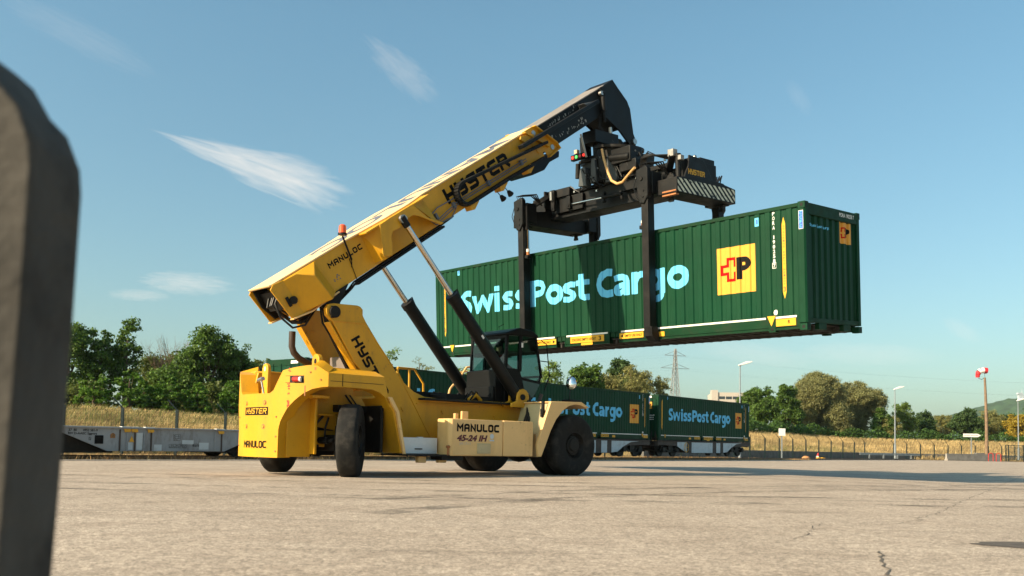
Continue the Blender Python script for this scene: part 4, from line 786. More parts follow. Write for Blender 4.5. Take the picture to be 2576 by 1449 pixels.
# --- inner boom and head
mb = MB(); mb.prism([(8.6, -.09), (12.55, -.085), (12.55, -.76), (8.6, -.79)], -.37, .37, bmp); ib = part(mb, 'inner_boom', m_blk)
mb = MB(); mb.prism([(9.1, -.088), (12.6, -.083), (12.6, -.05), (9.1, -.055)], -.40, .40, bmp); part(mb, 'inner_top_plate', mat('grey_faded_steel', (.20, .18, .165), .6, var=.2, vscale=2, dirt=(.33, .29, .25), dirt_amt=.6), ib)
mb = MB()
for s in (-1, 1): mb.prism([(12.30, -.10), (12.55, -.05), (12.97, -.04), (13.05, -.28), (13.25, -.80), (13.25, -1.05), (12.98, -1.72), (12.98, -1.98), (12.84, -2.08), (12.66, -1.98), (12.44, -1.42), (12.05, -.84), (11.9, -.80)], s * .37, s * .43, bmp)
mb.prism([(12.93, -.05), (12.97, -.04), (13.05, -.28), (13.25, -.80), (13.25, -1.05), (13.2, -1.05), (13.2, -.8), (13.0, -.3)], -.37, .37, bmp); mb.prism([(12.3, -.1), (12.97, -.04), (12.97, -.09), (12.3, -.15)], -.37, .37, bmp); mb.prism([(12.05, -.80), (12.5, -1.40), (12.55, -1.38), (12.1, -.78)], -.37, .37, bmp)
part(mb, 'boom_head', m_blk, ib)
mb = MB(); rg = random.Random(9)                                    # worn grease and scuffs on the inner boom
for k in range(46):
    a = 9.7 + rg.random() * 1.55; b = -.24 + rg.uniform(-.03, .06) * (a - 9.2) if k % 2 else -.66 + rg.uniform(-.05, .09); w = rg.uniform(.012, .05); h = rg.uniform(.03, .09)
    mb.add([bp(a, b, -.3715 - .0005 * k / 10), bp(a + w, b + rg.uniform(0, .02), -.3715 - .0005 * k / 10), bp(a + w + rg.uniform(-.03, .03), b + h, -.3715 - .0005 * k / 10), bp(a + rg.uniform(-.03, .03), b + h, -.3715 - .0005 * k / 10)], [(0, 1, 2, 3)])
part(mb, 'grease_scuffs', mat('dried_grease', (.30, .29, .26), .7, var=.3, vscale=20), ib, bevel=0, smooth=False, fix=False)
mb = MB(); mb.prism([(11.15, -.16), (11.75, -.30), (11.85, -.36), (11.25, -.27)], -.62, -.38, bmp); part(mb, 'hose_guide', mat('grey_panel', (.12, .12, .12), .5), ib)
mb = MB(); mb.tube([bp(12.25, -.20, -.46), bp(12.30, -.26, -.47)], .07, 10); mb.tube([bp(12.22, -.32, -.48), bp(12.02, -.66, -.48)], .075, 12); mb.tube([bp(12.02, -.66, -.48), bp(11.88, -.95, -.48)], .05, 10); mb.tube([bp(12.23, -.2, -.48), bp(12.2, -.08, -.45), bp(12.4, -.06, -.4)], .014, 6)
for k in range(4): mb.tube([bp(11.98 - .04 * k, -.7, -.4), bp(11.8 - .03 * k, -1.0, -.35), bp(11.95, -1.3, -.3), bp(12.2, -1.55, -.25)], .018, 6)
part(mb, 'damping_cylinder', m_blk2, ib, bevel=0)
mb = MB(); mb.tube([bp(12.2, -.2, -.52), bp(12.2, -.2, -.42)], .06, 12); mb.tube([bp(12.86, -1.92, -.48), bp(12.86, -1.92, .48)], .085, 14); part(mb, 'head_pin', m_stl, ib, bevel=0)
# --- lift cylinders
for s in (-1, 1):
    foot, top = Vector((-.95, s * .915, 1.92)), Vector(bp(3.53, -.22, s * .88)); d = (top - foot).normalized(); ln = (top - foot).length
    mb = MB(); mb.tube([foot, foot + d * (ln * .585)], .15, 20); mb.tube([foot + d * (ln * .57), foot + d * (ln * .60)], .168, 20); mb.tube([foot - d * .12, foot + d * .05], .17, 16)
    cy = part(mb, 'lift_cylinder', m_blk, bevel=.006)
    mb = MB(); mb.tube([foot + d * (ln * .59), top], .068, 20); part(mb, 'piston_rod', m_chr, cy, bevel=0)
    mb = MB(); mb.tube([top - d * .20, top + d * .06], .088, 14); part(mb, 'rod_eye', m_blk, cy)
    n = Vector((d.z, 0, -d.x)); mb = MB(); mb.tube([foot + d * .5 + n * .175, foot + d * (ln * .56) + n * .175, foot + d * (ln * .60) + n * .22, foot + d * (ln * .60) + n * .10], .020, 6); part(mb, 'cylinder_pipe', m_blk2, cy, bevel=0)
    mb = MB(); c = foot + d * (ln * .36) + Vector((0, s * .151, 0)) if s < 0 else foot + d * (ln * .36) + Vector((0, .151, 0)); mb.add([c - d * .05 + n * .03, c + d * .05 + n * .03, c + d * .05 - n * .03, c - d * .05 - n * .03], [(0, 1, 2, 3)]); part(mb, 'rating_decal', m_wht, cy, bevel=0, smooth=False)
# --- fuel tank, steps, toolbox, front mudguards
mb = MB(); mb.prism([(-3.95, -1.52), (-3.98, -1.94), (-3.92, -2.02), (-2.42, -2.02), (-2.42, -1.52)], .46, 1.28, lambda p, q, c: (p, q, c)); tk = part(mb, 'fuel_tank', m_tan, bevel=.02)
mb = MB(); mb.prism([(-2.40, -1.52), (-2.40, -2.02), (-1.45, -2.02), (-1.62, -1.52)], .46, 1.285, lambda p, q, c: (p, q, c)); part(mb, 'hydraulic_tank', m_tan, bevel=.02)
mb = MB(); strokes(mb, 'MANULOC', lambda x, y, l: (-3.80 + x, -2.0235 - l, 1.0 + y), 1.26, .175, wt=.36, gap=.42); part(mb, 'lettering', m_ink, tk, bevel=0, smooth=False, fix=False)
mb = MB(); put_text(mb, '45-24 IH', lambda x, z: (-3.79 + x, -2.0235, .785 + z), .9, .145, bold=.05, shear=.25); part(mb, 'model_lettering', m_mar, tk, bevel=0, smooth=False, fix=False)
mb = MB(); put_text(mb, '391711', lambda x, z: (-3.72 + x, -2.0235, .70 + z), .32, .06); part(mb, 'stencil_number', mat('pale_grey_vinyl', (.45, .42, .38), .6, var=0), tk, bevel=0, smooth=False, fix=False)
mb = MB(); mb.add([(-2.76 + .06 * cos(2 * pi * k / 18), -2.0235, .91 + .06 * sin(2 * pi * k / 18)) for k in range(18)], [tuple(range(18))]); mb.add([(-2.83, -2.024, .80), (-2.69, -2.024, .80), (-2.69, -2.024, .835), (-2.83, -2.024, .835)], [(0, 1, 2, 3)]); part(mb, 'inspection_sticker', mat('pale_blue_sticker', (.5, .56, .6), .5, var=0), tk, bevel=0, smooth=False, fix=False)
mb = MB(); mb.box(-3.2, -2.8, -2.036, -2.02, .515, .745); 
for a in (-3.17, -3.06, -2.94, -2.83):
    for b in (.545, .715): mb.tube([(a, -2.036, b), (a, -2.046, b)], .012, 6)
for b in (.63,):
    for a in (-3.17, -2.83): mb.tube([(a, -2.036, b), (a, -2.046, b)], .012, 6)
part(mb, 'inspection_cover', mat('olive_cream_paint', (.5, .40, .22), .5), tk, bevel=.003)
mb = MB(); mb.box(-3.32, -3.14, -1.62, -1.56, 1.28, 1.47); mb.box(-3.42, -3.33, -1.5, -1.42, 1.28, 1.42); part(mb, 'tank_bracket', m_tan, tk, bevel=.006)
mb = MB(); mb.tube([(-4.0, -1.98, .47), (-4.0, -1.98, .66)], .02, 6); mb.tube([(-4.04, -1.98, .66), (-3.96, -1.98, .66)], .03, 8); part(mb, 'drain_cock', m_rustor, tk, bevel=0)
mb = MB(); mb.box(-5.03, -4.0, -1.60, -1.05, .49, .845); tb = part(mb, 'tool_box', m_chk, bevel=.012); mb = MB(); mb.box(-4.62, -4.42, -1.612, -1.60, .585, .61); part(mb, 'handle', m_ink, tb, bevel=0); mb = MB(); mb.box(-4.5, -4.36, -1.55, -1.5, .845, .86); part(mb, 'latch', m_wht, tb, bevel=0)
mb = MB(); mb.box(-5.1, -3.6, -1.98, -1.0, .445, .485); mb.box(-4.1, -3.5, -1.9, -1.5, .36, .45); part(mb, 'step_plate', m_blk, bevel=.006)
for u, v, m0 in ((-4.55, -1.75, 0), (-3.95, -1.70, 0)): mb = MB(); mb.box(u - .12, u + .1, v - .06, v + .06, .30, .445); part(mb, 'step_bracket', m_tan, bevel=.02)
for s in (-1, 1):
    mb = MB(); outer = [(-1.30, .46), (-1.34, .75), (-.90, 1.80), (.18, 1.83), (.46, 1.70)]; inner = [(.36, 1.69), (.15, 1.75), (-.05, 1.76), (-.28, 1.71), (-.50, 1.58), (-.72, 1.36), (-.90, 1.08), (-1.08, .70), (-1.20, .46)]
    mb.prism(outer + inner, s * 1.98, s * 2.06); mb.prism([(.46, 1.70), (.18, 1.83), (-.90, 1.80), (-.90, 1.77), (.17, 1.80), (.45, 1.67)], s * 1.0, s * 1.98)
    mg = part(mb, 'front_mudguard', m_tan, bevel=.01)
    mb = MB(); mb.prism([(-1.30, s * 1.98), (-1.22, s * 1.98), (-1.02, s * 1.45), (-1.02, s * .95), (-1.08, s * .95), (-1.10, s * 1.45)], .45, 1.0, lambda p, q, c: (p, q, c)); mb.prism([(-1.02, .98), (-1.02, 1.0), (-.80, 1.80), (-.84, 1.80), (-1.08, 1.0)], s * .98, s * 1.98)
    part(mb, 'mudguard_wall', mat('shaded_cream_paint', (.46, .36, .19), .5) if 'shaded_cream_paint' not in bpy.data.materials else bpy.data.materials['shaded_cream_paint'], mg, bevel=.006)  # darker copy of the cream paint, the wall's shadow put into the colour
    mb = MB(); mb.box(-1.05, -.98, s * 1.86, s * 1.93, 1.50, 1.80); mb.box(-1.0, -.94, s * 1.78, s * 1.86, 1.42, 1.62); part(mb, 'side_lamp', m_blk, mg)
mb = MB()
for k in range(3): mb.tube([(-.72 + .05 * k, -.98, 2.0), (-.78 + .05 * k, -1.12, 1.75), (-.98 + .06 * k, -1.3, 1.5), (-1.22 + .07 * k, -1.45, 1.27)], .032, 8)
part(mb, 'fender_hoses', m_hose, bevel=0)
# --- rails and mirrors
mb = MB(); v = 1.45
for pth in ([(-2.95, v, 2.64), (-2.42, v, 2.64), (-2.12, v, 2.28), (-2.10, v, 1.75)], [(-2.58, v, 2.62), (-2.57, v, 1.75)], [(-2.95, v, 2.64), (-2.97, v, 1.75)]): mb.tube(pth, .03, 8)
hr = part(mb, 'hand_rail', m_yel, bevel=0)
mb = MB(); mb.tube([(-1.32, 1.5, 1.75), (-1.18, 1.5, 2.2), (-.78, 1.5, 2.62), (-.62, 1.5, 2.82), (-.5, 1.5, 2.84)], .03, 8); mb.tube([(-1.15, 1.55, 2.72), (-.85, 1.6, 2.66), (-.55, 1.55, 2.72)], .022, 8); part(mb, 'hand_rail', m_tan, bevel=0)
mb = MB(); mb.tube([(.65, -1.18, 1.84), (.66, -1.18, 2.1), (.70, -1.18, 2.26)], .014, 6); mb.box(.45, .85, -1.4, -1.1, 1.83, 1.93); part(mb, 'mirror_stalk', m_blk, bevel=.005)
mb = MB(); n = Vector((-.8, -.55, .12)).normalized(); c = Vector((.70, -1.2, 2.37)); q = n.to_track_quat('Z', 'Y'); prof = [(.001, .05), (.05, .045), (.1, .03), (.135, .0)]
mb.lathe(prof, 24, lambda x, z, h: tuple(c + q @ Vector((x, z * 1.25, h)))); part(mb, 'mirror', m_mir, bevel=0); mb = MB(); mb.lathe([(.135, .0), (.145, -.005), (.14, -.03), (.06, -.07), (.001, -.08)], 24, lambda x, z, h: tuple(c + q @ Vector((x, z * 1.25, h)))); part(mb, 'mirror_shell', m_blk, bevel=0)
# --- cab
mb = MB(); W2 = .70
base = [(-1.16, 1.98), (-.25, 1.95), (-.05, 2.10), (.08, 2.55), (.06, 2.62), (-1.16, 2.64)]
mb.prism([(-1.17, 1.76), (-.4, 1.76), (-.17, 1.97), (.07, 2.38), (-.62, 2.46), (-.68, 2.66), (-1.17, 2.66)], -W2, -W2 + .05); mb.prism([(-1.17, 1.76), (-.4, 1.76), (-.17, 1.97), (.07, 2.38), (-.62, 2.46), (-.68, 2.66), (-1.17, 2.66)], W2 - .05, W2)
mb.box(-1.2, -1.14, -W2, W2, 1.80, 2.64); mb.box(-1.14, -.2, -W2 + .05, W2 - .05, 1.9, 1.96)
for sv in (-1, 1):
    y = sv * (W2 - .035)
    mb.bar((-1.15, y, 2.6), (-1.12, y, 3.52), .07, .08); mb.bar((-.68, y, 2.6), (-.66, y, 3.55), .09, .10); mb.bar((-.12, y, 3.52), (.10, y, 2.55), .06, .06); mb.bar((.10, y, 2.55), (-.18, y, 1.97), .06, .06); mb.bar((-.64, y, 2.42), (.08, y, 2.36), .05, .06)
mb.bar((-1.13, -W2, 3.47), (-1.13, W2, 3.47), .07, .10); mb.bar((-.12, -W2, 3.5), (-.12, W2, 3.5), .05, .06); mb.bar((.10, -W2, 2.52), (.10, W2, 2.52), .05, .06)
cb = part(mb, 'cab', m_mbk, bevel=.012)
mb = MB(); mb.prism([(-1.22, 3.50), (-1.20, 3.56), (-.70, 3.72), (-.25, 3.68), (-.06, 3.58), (-.06, 3.50), (-.3, 3.52)], -W2 - .02, W2 + .02); part(mb, 'cab_roof', m_mbk, cb, bevel=.04)
def pane(pts, nm): mbp = MB(); mbp.add(pts, [tuple(range(len(pts)))]); return part(mbp, nm, m_gls, cb, bevel=0, smooth=False, fix=False)
pane([(-1.165, -W2 + .06, 2.64), (-1.165, W2 - .06, 2.64), (-1.14, W2 - .06, 3.44), (-1.14, -W2 + .06, 3.44)], 'rear_window')
for sv in (-1, 1): y = sv * (W2 - .015); pane([(-.63, y, 2.44), (.06, y, 2.38), (.09, y, 2.55), (-.13, y, 3.5), (-.62, y, 3.52)], 'door_window'); pane([(-1.11, y, 2.66), (-.72, y, 2.66), (-.70, y, 3.5), (-1.08, y, 3.48)], 'quarter_window')
pane([(-.15, -W2 + .04, 1.98), (.10, -W2 + .04, 2.5), (.10, W2 - .04, 2.5), (-.15, W2 - .04, 1.98)], 'lower_windscreen'); pane([(.10, -W2 + .04, 2.55), (-.12, -W2 + .04, 3.48), (-.12, W2 - .04, 3.48), (.10, W2 - .04, 2.55)], 'windscreen')
mb = MB(); mb.add([(-.60, -W2 - .003, 2.38), (.04, -W2 - .003, 2.32), (-.20, -W2 - .003, 1.96), (-.46, -W2 - .003, 1.95)], [(0, 1, 2, 3)]); part(mb, 'door_lower_pane', mat('dark_teal_glass', (.01, .04, .04), .08, var=0), cb, bevel=0, smooth=False)
mb = MB(); mb.box(-1.44, -1.21, -.62, .52, 1.80, 2.60); mb.box(-1.50, -1.44, -.6, .5, 1.82, 2.18); part(mb, 'cab_rear_unit', m_mbk, cb, bevel=.02)
mb = MB(); mb.tube([(-.95, -.2, 3.68), (-1.0, -.2, 3.76), (-.72, -.1, 3.86)], .008, 5); part(mb, 'aerial', m_ink, cb, bevel=0)
mb = MB(); mb.box(-.95, -.5, -.26, .26, 2.25, 2.40); mb.box(-1.02, -.88, -.26, .26, 2.36, 2.95); mb.box(-1.0, -.9, -.15, .15, 2.95, 3.15); part(mb, 'operator_seat', m_ink, cb, bevel=.05)
mb = MB(); mb.tube([(-.28, -.16, 2.66), (-.22, 0, 2.74), (-.28, .16, 2.66)], .016, 6); mb.tube([(-.25, 0, 2.70), (-.1, 0, 2.2)], .03, 8); part(mb, 'steering_column', m_ink, cb, bevel=0)
mb = MB()
mb.tube([(-.02, -.78, 3.45), (.10, -.86, 3.35), (.22, -.86, 2.55), (.10, -.80, 2.15)], .014, 6); mb.tube([(.17, -.86, 2.9), (.0, -.74, 2.92)], .012, 6); part(mb, 'grab_rail', m_ink, cb, bevel=0)
mb = MB(); mb.box(-.66, -.60, -.715, -.70, 3.22, 3.34); part(mb, 'cab_decal', m_wht, cb, bevel=0)
mb = MB(); mb.tube([(.02, -.78, 2.05), (-.10, -.80, 1.82)], .05, 8); part(mb, 'cab_damper', mat('brown_rubber', (.07, .04, .03), .6), cb, bevel=0)

# --- the operator sitting in the cab
def skinned(name, pts, edges, m, parent=None, sub=1):
    bm = bmesh.new(); ly = bm.verts.layers.skin.verify(); vv = [bm.verts.new(q[:3]) for q in pts]; [bm.edges.new((vv[a], vv[b])) for a, b in edges]
    for v, q in zip(vv, pts): v[ly].radius = (q[3], q[4] if len(q) > 4 else q[3])
    vv[0][ly].use_root = True
    me = bpy.data.meshes.new(name); bm.to_mesh(me); bm.free(); me.materials.append(m); o = bpy.data.objects.new(name, me); COL.objects.link(o)
    if parent: o.parent = parent
    k = o.modifiers.new('skin', 'SKIN'); k.use_smooth_shade = True; u = o.modifiers.new('sub', 'SUBSURF'); u.levels = u.render_levels = sub; return o
m_skin = mat('skin', (.42, .22, .14), .6, var=.05); m_jack = mat('red_work_jacket', (.42, .015, .012), .8, var=.15); m_trou = mat('dark_work_trousers', (.02, .022, .03), .85, var=.15); m_hair = mat('dark_hair', (.012, .009, .007), .7, var=.2)
P = [(-.80, 0, 2.52, .12, .15), (-.83, 0, 2.72, .12, .15), (-.84, 0, 2.95, .12, .17), (-.82, 0, 3.08, .06), (-.80, 0, 3.15, .055), (-.785, 0, 3.235, .085, .075), (-.785, 0, 3.33, .085, .075)]; E_ = [(i, i + 1) for i in range(6)]
for s in (-1, 1):
    k = len(P); P += [(-.83, s * .19, 3.0, .055), (-.74, s * .26, 2.76, .042), (-.50, s * .19, 2.70, .034), (-.42, s * .17, 2.71, .026), (-.38, s * .165, 2.71, .024)]; E_ += [(2, k), (k, k + 1), (k + 1, k + 2), (k + 2, k + 3), (k + 3, k + 4)]
    for j, (dy, ln) in enumerate(((-.024, .038), (-.008, .046), (.008, .044), (.022, .034))): q = len(P); P += [(-.36, s * (.165 + dy), 2.715, .008), (-.36 + ln, s * (.165 + dy), 2.705, .007), (-.36 + ln * 1.1, s * (.165 + dy), 2.68, .006)]; E_ += [(k + 4, q), (q, q + 1), (q + 1, q + 2)]
    q = len(P); P += [(-.40, s * .13, 2.725, .009), (-.37, s * .115, 2.72, .008)]; E_ += [(k + 3, q), (q, q + 1)]
    k = len(P); P += [(-.74, s * .09, 2.50, .085), (-.42, s * .13, 2.54, .062), (-.36, s * .13, 2.10, .042), (-.26, s * .13, 2.02, .035)]; E_ += [(0, k), (k, k + 1), (k + 1, k + 2), (k + 2, k + 3)]
op = skinned('person', P, E_, m_skin); op.location = VO; op.rotation_euler = (0, 0, VA); tag(op, 'driver in a red work jacket with grey bands sitting inside the dark cab', 'person')
J = [(-.80, 0, 2.56, .135, .165), (-.83, 0, 2.74, .135, .17), (-.84, 0, 2.95, .135, .19), (-.82, 0, 3.07, .075)]; E_ = [(0, 1), (1, 2), (2, 3)]
for s in (-1, 1): k = len(J); J += [(-.83, s * .195, 3.0, .07), (-.74, s * .265, 2.76, .055), (-.50, s * .195, 2.70, .044)]; E_ += [(2, k), (k, k + 1), (k + 1, k + 2)]
skinned('jacket', J, E_, m_jack, op)
T_ = [(-.80, 0, 2.50, .135, .16)]; E_ = []
for s in (-1, 1): k = len(T_); T_ += [(-.74, s * .09, 2.50, .095), (-.42, s * .13, 2.54, .072), (-.36, s * .13, 2.14, .055)]; E_ += [(0, k), (k, k + 1), (k + 1, k + 2)]
skinned('trousers', T_, E_, m_trou, op)
mb = MB(); mb.ball((-.80, 0, 3.325), .098, 8, sx=1., sy=.9, sz=.85); mb.build('hair', m_hair, op)
for s in (-1, 1): mb = MB(); mb.tube([(-.98, s * .10, 2.98), (-.985, s * .09, 2.8), (-.97, s * .09, 2.62)], .022, 6); mb.build('reflective_band', m_gry if False else mat('silver_band', (.4, .42, .43), .5), op)
mb = MB(); [mb.ball((-.705, s * .03, 3.265), .012, 5) for s in (-1, 1)]; mb.prism([(-.70, 3.20), (-.68, 3.225), (-.70, 3.26)], -.012, .012); mb.build('eyes_and_nose', m_hair, op)
# ------------------------------------------------------------------ spreader, in the container's frame (x from its right end, y inwards from its near side, z up)
CMAT = Matrix.Translation(CC) @ CM.to_4x4(); RSM = Matrix.Translation(VO) @ Matrix.Rotation(VA, 4, 'Z'); SPM = RSM.inverted() @ CMAT
_build = MB.build
mb = MB(); mb.box(-9.0, -4.1, .92, 1.58, 4.02, 4.62); mb.box(-8.7, -4.6, .86, 1.64, 4.62, 4.72); mb.box(-9.0, -4.1, .88, 1.62, 3.96, 4.03)
mb.box(-8.75, -7.6, .80, .93, 4.10, 4.55); mb.box(-6.1, -4.5, .78, .93, 4.30, 4.62)
sp = mb.build('spreader', m_blk, rs, bevel=.012); sp.matrix_local = SPM
def spart(mb, name, m, bevel=.01, **kw): return mb.build(name, m, sp, bevel=bevel, **kw)
for ex in (-1, 1):
    X = -6.86 + ex * 3.0 + (.48 if ex < 0 else 0); mb = MB(); x0, x1 = X - .33, X + .33
    mb.prism([(-.02, 3.73), (2.52, 3.73), (2.52, 4.12), (1.75, 4.22), (.75, 4.22), (-.02, 4.12)], x0, x1, lambda p, q, c: (c, p, q)); mb.box(x0 + .06, x1 - .06, .75, 1.75, 4.2, 4.66)
    mb.box(X - .16, X + .16, .02, .3, 3.70, 3.74); mb.box(X - .16, X + .16, 2.2, 2.48, 3.70, 3.74)
    spart(mb, 'end_beam', m_blk2)
    for y in (.16, 2.34): mb = MB(); mb.tube([(X, y, 3.74), (X, y, 3.62)], .06, 10); mb.box(X - .07, X + .07, y - .035, y + .035, 3.55, 3.62); spart(mb, 'twistlock', m_dark, .004); 
    mb = MB(); mb.box(X - .14, X + .3, -.03, .10, 3.76, 3.80); mb.box(X - .14, X + .3, -.03, .10, 3.67, 3.71); spart(mb, 'guide_plate', m_rustor if ex > 0 else m_blk2, .004)
# hazard stripes on the right end beam
mb = MB(); xs = -3.5265; n = 12; prng = random.Random(12)
def clipq(y0, y1, sl=.42, z0=3.755, z1=4.10):
    P = [(y0, z1), (y1, z1), (y1 + sl, z0), (y0 + sl, z0)]; out = []
    def clip(P, f):
        o = []
        for i in range(len(P)):
            a, b = P[i - 1], P[i]; fa, fb = f(a), f(b)
            if fa * fb < 0: t = fa / (fa - fb); o.append((a[0] + (b[0] - a[0]) * t, a[1] + (b[1] - a[1]) * t))
            if fb >= 0: o.append(b)
        return o
    P = clip(P, lambda p: p[0] - .01); P = clip(P, lambda p: 2.49 - p[0]) if P else P
    return P
for k in range(-2, n + 1):
    y = .06 + k * .205; P = clipq(y, y + .105)
    if len(P) > 2: mb.add([(xs, p[0], p[1]) for p in P], [tuple(range(len(P)))])
m_haz = bpy.data.materials.new('chipped_stripe_paint'); m_haz.use_nodes = True; nt = m_haz.node_tree; o_ = N(nt, 'ShaderNodeTexCoord').outputs['Object']; no = N(nt, 'ShaderNodeTexNoise', i={'Scale': 6.5, 'Detail': 6, 'Roughness': .6}); L(nt, o_, no.inputs['Vector'])
r_ = N(nt, 'ShaderNodeMapRange', i={1: .575, 2: .60, 3: 0, 4: 1}); L(nt, no.outputs[0], r_.inputs[0]); L(nt, MIX(nt, r_.outputs[0], (.75, .68, .50), (.012, .012, .012)), nt.nodes['Principled BSDF'].inputs['Base Color'])
spart(mb, 'hazard_stripes', m_haz, 0, smooth=False, fix=False)
# headboard with the maker's name
mb = MB(); mb.prism([(.32, 4.14), (1.62, 4.14), (1.48, 4.30), (1.15, 4.72), (.55, 4.76), (.50, 4.45), (.40, 4.30)], -3.60, -3.55, lambda p, q, c: (c, p, q)); mb.box(-4.15, -3.62, 1.1, 1.72, 4.12, 4.80); mb.box(-3.9, -3.6, .58, 1.2, 4.15, 4.7)
spart(mb, 'headboard', m_blk)
mb = MB(); strokes(mb, 'HYSTER', lambda x, y, l: (-3.5475 + l, .48 + x, 4.26 + y), .70, .14, wt=.32, gap=.4); spart(mb, 'lettering', m_yvin, 0, smooth=False, fix=False)
mb = MB(); mb.tube([(-3.75, .34, 4.15), (-3.78, .36, 4.72)], .075, 14); mb.tube([(-3.78, .36, 4.72), (-3.78, .36, 4.80)], .09, 12); spart(mb, 'telescope_cylinder', m_blk2, .004)
mb = MB(); mb.box(-3.98, -3.80, .2, .38, 4.74, 4.92); mb.box(-3.72, -3.62, .28, .42, 4.62, 4.74); mb.box(-4.5, -4.42, .70, .78, 4.35, 4.5); mb.box(-4.5, -4.42, .70, .78, 4.62, 4.7); spart(mb, 'junction_box', mat('dusty_grey_box_paint', (.26, .25, .23), .6, var=.3, vscale=12), .006)
mb = MB(); mb.bar((-4.35, .55, 4.15), (-3.86, .25, 4.75), .18, .08); mb.bar((-4.1, .1, 4.0), (-3.7, .12, 4.2), .12, .1); mb.box(-4.25, -3.95, .3, .5, 4.15, 4.35); spart(mb, 'stay_plate', m_blk2)
mb = MB(); mb.ball((-3.72, 1.0, 4.80), .06, 8); mb.tube([(-3.72, 1.15, 4.74), (-3.7, 1.5, 4.62), (-3.72, 1.6, 4.42)], .022, 6); mb.tube([(-3.8, 1.2, 4.78), (-3.7, 1.45, 4.72)], .04, 8); spart(mb, 'valve_fittings', m_stl, 0)
# slewing rotator and side-shift frame under the boom head
mb = MB(); R = [(-7.55, 5.02), (-7.2, 4.72), (-6.05, 4.72), (-5.75, 5.0), (-5.7, 5.36), (-6.1, 5.46), (-7.3, 5.52)]
mb.prism(R, .70, 1.80); spart(mb, 'side_shift_frame', m_blk)
mb = MB(); mb.tube([(-6.6, 1.25, 5.36), (-6.55, 1.25, 5.62)], .62, 28); mb.tube([(-6.55, 1.25, 5.60), (-6.54, 1.25, 5.68)], .72, 28); spart(mb, 'slewing_ring', m_dark, .006)
hp = SPM.inverted() @ Vector(bp(12.86, -1.92, 0)); 
mb = MB()
for s in (-1, 1): yv = hp.y + s * .27; mb.prism([(hp.x - .62, 5.62), (hp.x + .40, 5.62), (hp.x + .44, 5.78), (hp.x + .14, hp.z + .10), (hp.x - .02, hp.z + .17), (hp.x - .18, hp.z + .08), (hp.x - .55, 5.85)], yv - .05, yv + .05)
mb.box(hp.x - .6, hp.x + .42, hp.y - .45, hp.y + .45, 5.60, 5.68); spart(mb, 'rotator_yoke', m_blk)
mb = MB()
for (u0, v0, z0, u1, z1, w) in ((2.62, -.25, 9.75, 2.7, 8.9, .16), (2.62, .25, 9.75, 2.7, 8.9, .16)):
    a, b = SPM.inverted() @ Vector((u0, v0, z0)), SPM.inverted() @ Vector((u1, v0, z1)); mb.bar(a, b, w * 2, w * 1.3)
a, b = SPM.inverted() @ Vector((2.3, -.2, 9.55)), SPM.inverted() @ Vector((3.3, -.2, 9.62)); mb.bar(a, b, .5, .35)
spart(mb, 'tilt_link', m_blk)
mb = MB(); a, b = SPM.inverted() @ Vector((2.98, -.4, 9.95)), SPM.inverted() @ Vector((3.15, -.4, 9.1)); mb.tube([a, a.lerp(b, .5)], .05, 10); mb.tube([a.lerp(b, .5), b], .03, 8); spart(mb, 'damper', m_stl, 0); mb = MB(); a, b = SPM.inverted() @ Vector((1.75, -.4, 9.45)), SPM.inverted() @ Vector((2.0, -.4, 8.85)); mb.tube([a, b], .03, 8); spart(mb, 'damper', m_stl, 0)
mb = MB(); mb.box(-7.75, -7.15, .5, .62, 5.44, 5.60); lb = spart(mb, 'signal_lamp_box', m_ink, .006)
for k, m_ in enumerate((m_ltred, m_ltgrn, m_red, m_ltred)):
    mb = MB(); x = -7.66 + .145 * k; mb.tube([(x, .50, 5.52), (x, .478, 5.52)], .045, 12); spart(mb, 'signal_lamp', m_, 0)
mb = MB(); mb.box(-7.62, -7.50, .5, .62, 5.62, 5.74); spart(mb, 'sensor', mat('beige_plastic', (.5, .4, .28), .5), .01)
mb = MB(); mb.tube([(-7.55, .60, 5.34), (-7.58, .60, 4.92)], .075, 12); mb.tube([(-7.5, .6, 5.36), (-7.1, .68, 5.38)], .05, 8); spart(mb, 'levelling_cylinder', m_blk2, .004)
mb = MB(); mb.prism([(-7.50, 4.66), (-7.42, 5.14), (-7.30, 5.20), (-7.20, 5.16), (-7.18, 4.62)], .52, .74); mb.prism([(-7.12, 4.7), (-7.06, 5.4), (-6.92, 5.4), (-6.86, 4.7)], .62, .72); mb.prism([(-6.52, 4.6), (-6.44, 5.3), (-6.1, 5.3), (-6.08, 4.6)], .60, .7); spart(mb, 'frame_plate', mat('dark_slate_paint', (.045, .052, .055), .5, var=.25), .02)
mb = MB(); mb.box(-6.15, -5.45, .45, .95, 5.0, 5.42); mb.box(-5.9, -5.3, .5, .9, 4.75, 5.05); mb.tube([(-6.2, .5, 5.2), (-5.5, .5, 5.12)], .11, 12); spart(mb, 'slewing_motor', m_blk, .02)
mb = MB(); prng = random.Random(21)
for k in range(15):
    x = -7.4 + k * .14; y = prng.uniform(.55, .8); z = prng.uniform(4.85, 5.2); mb.tube([(x, y, z), (x + .1, y - .1, z + prng.uniform(-.2, .15)), (x + .25, y - .05, z - .25), (x + .35, y + .1, z - .3)], .016, 5)
for k in range(12):
    x = -9.0 + k * .42; mb.tube([(x, .84, 4.6), (x + .12, .76, 4.72 + prng.uniform(0, .12)), (x + .3, .78, 4.66), (x + .42, .84, 4.58)], .018, 5)
for k in range(6): mb.tube([(-5.35 + .03 * k, .7, 4.7), (-5.2 + .05 * k, .6, 5.0 + .03 * k), (-4.7, .5 + .05 * k, 4.98), (-4.15, .4 + .06 * k, 4.86 - .02 * k)], .022, 6)
spart(mb, 'spreader_hoses', m_hose, 0)
mb = MB()
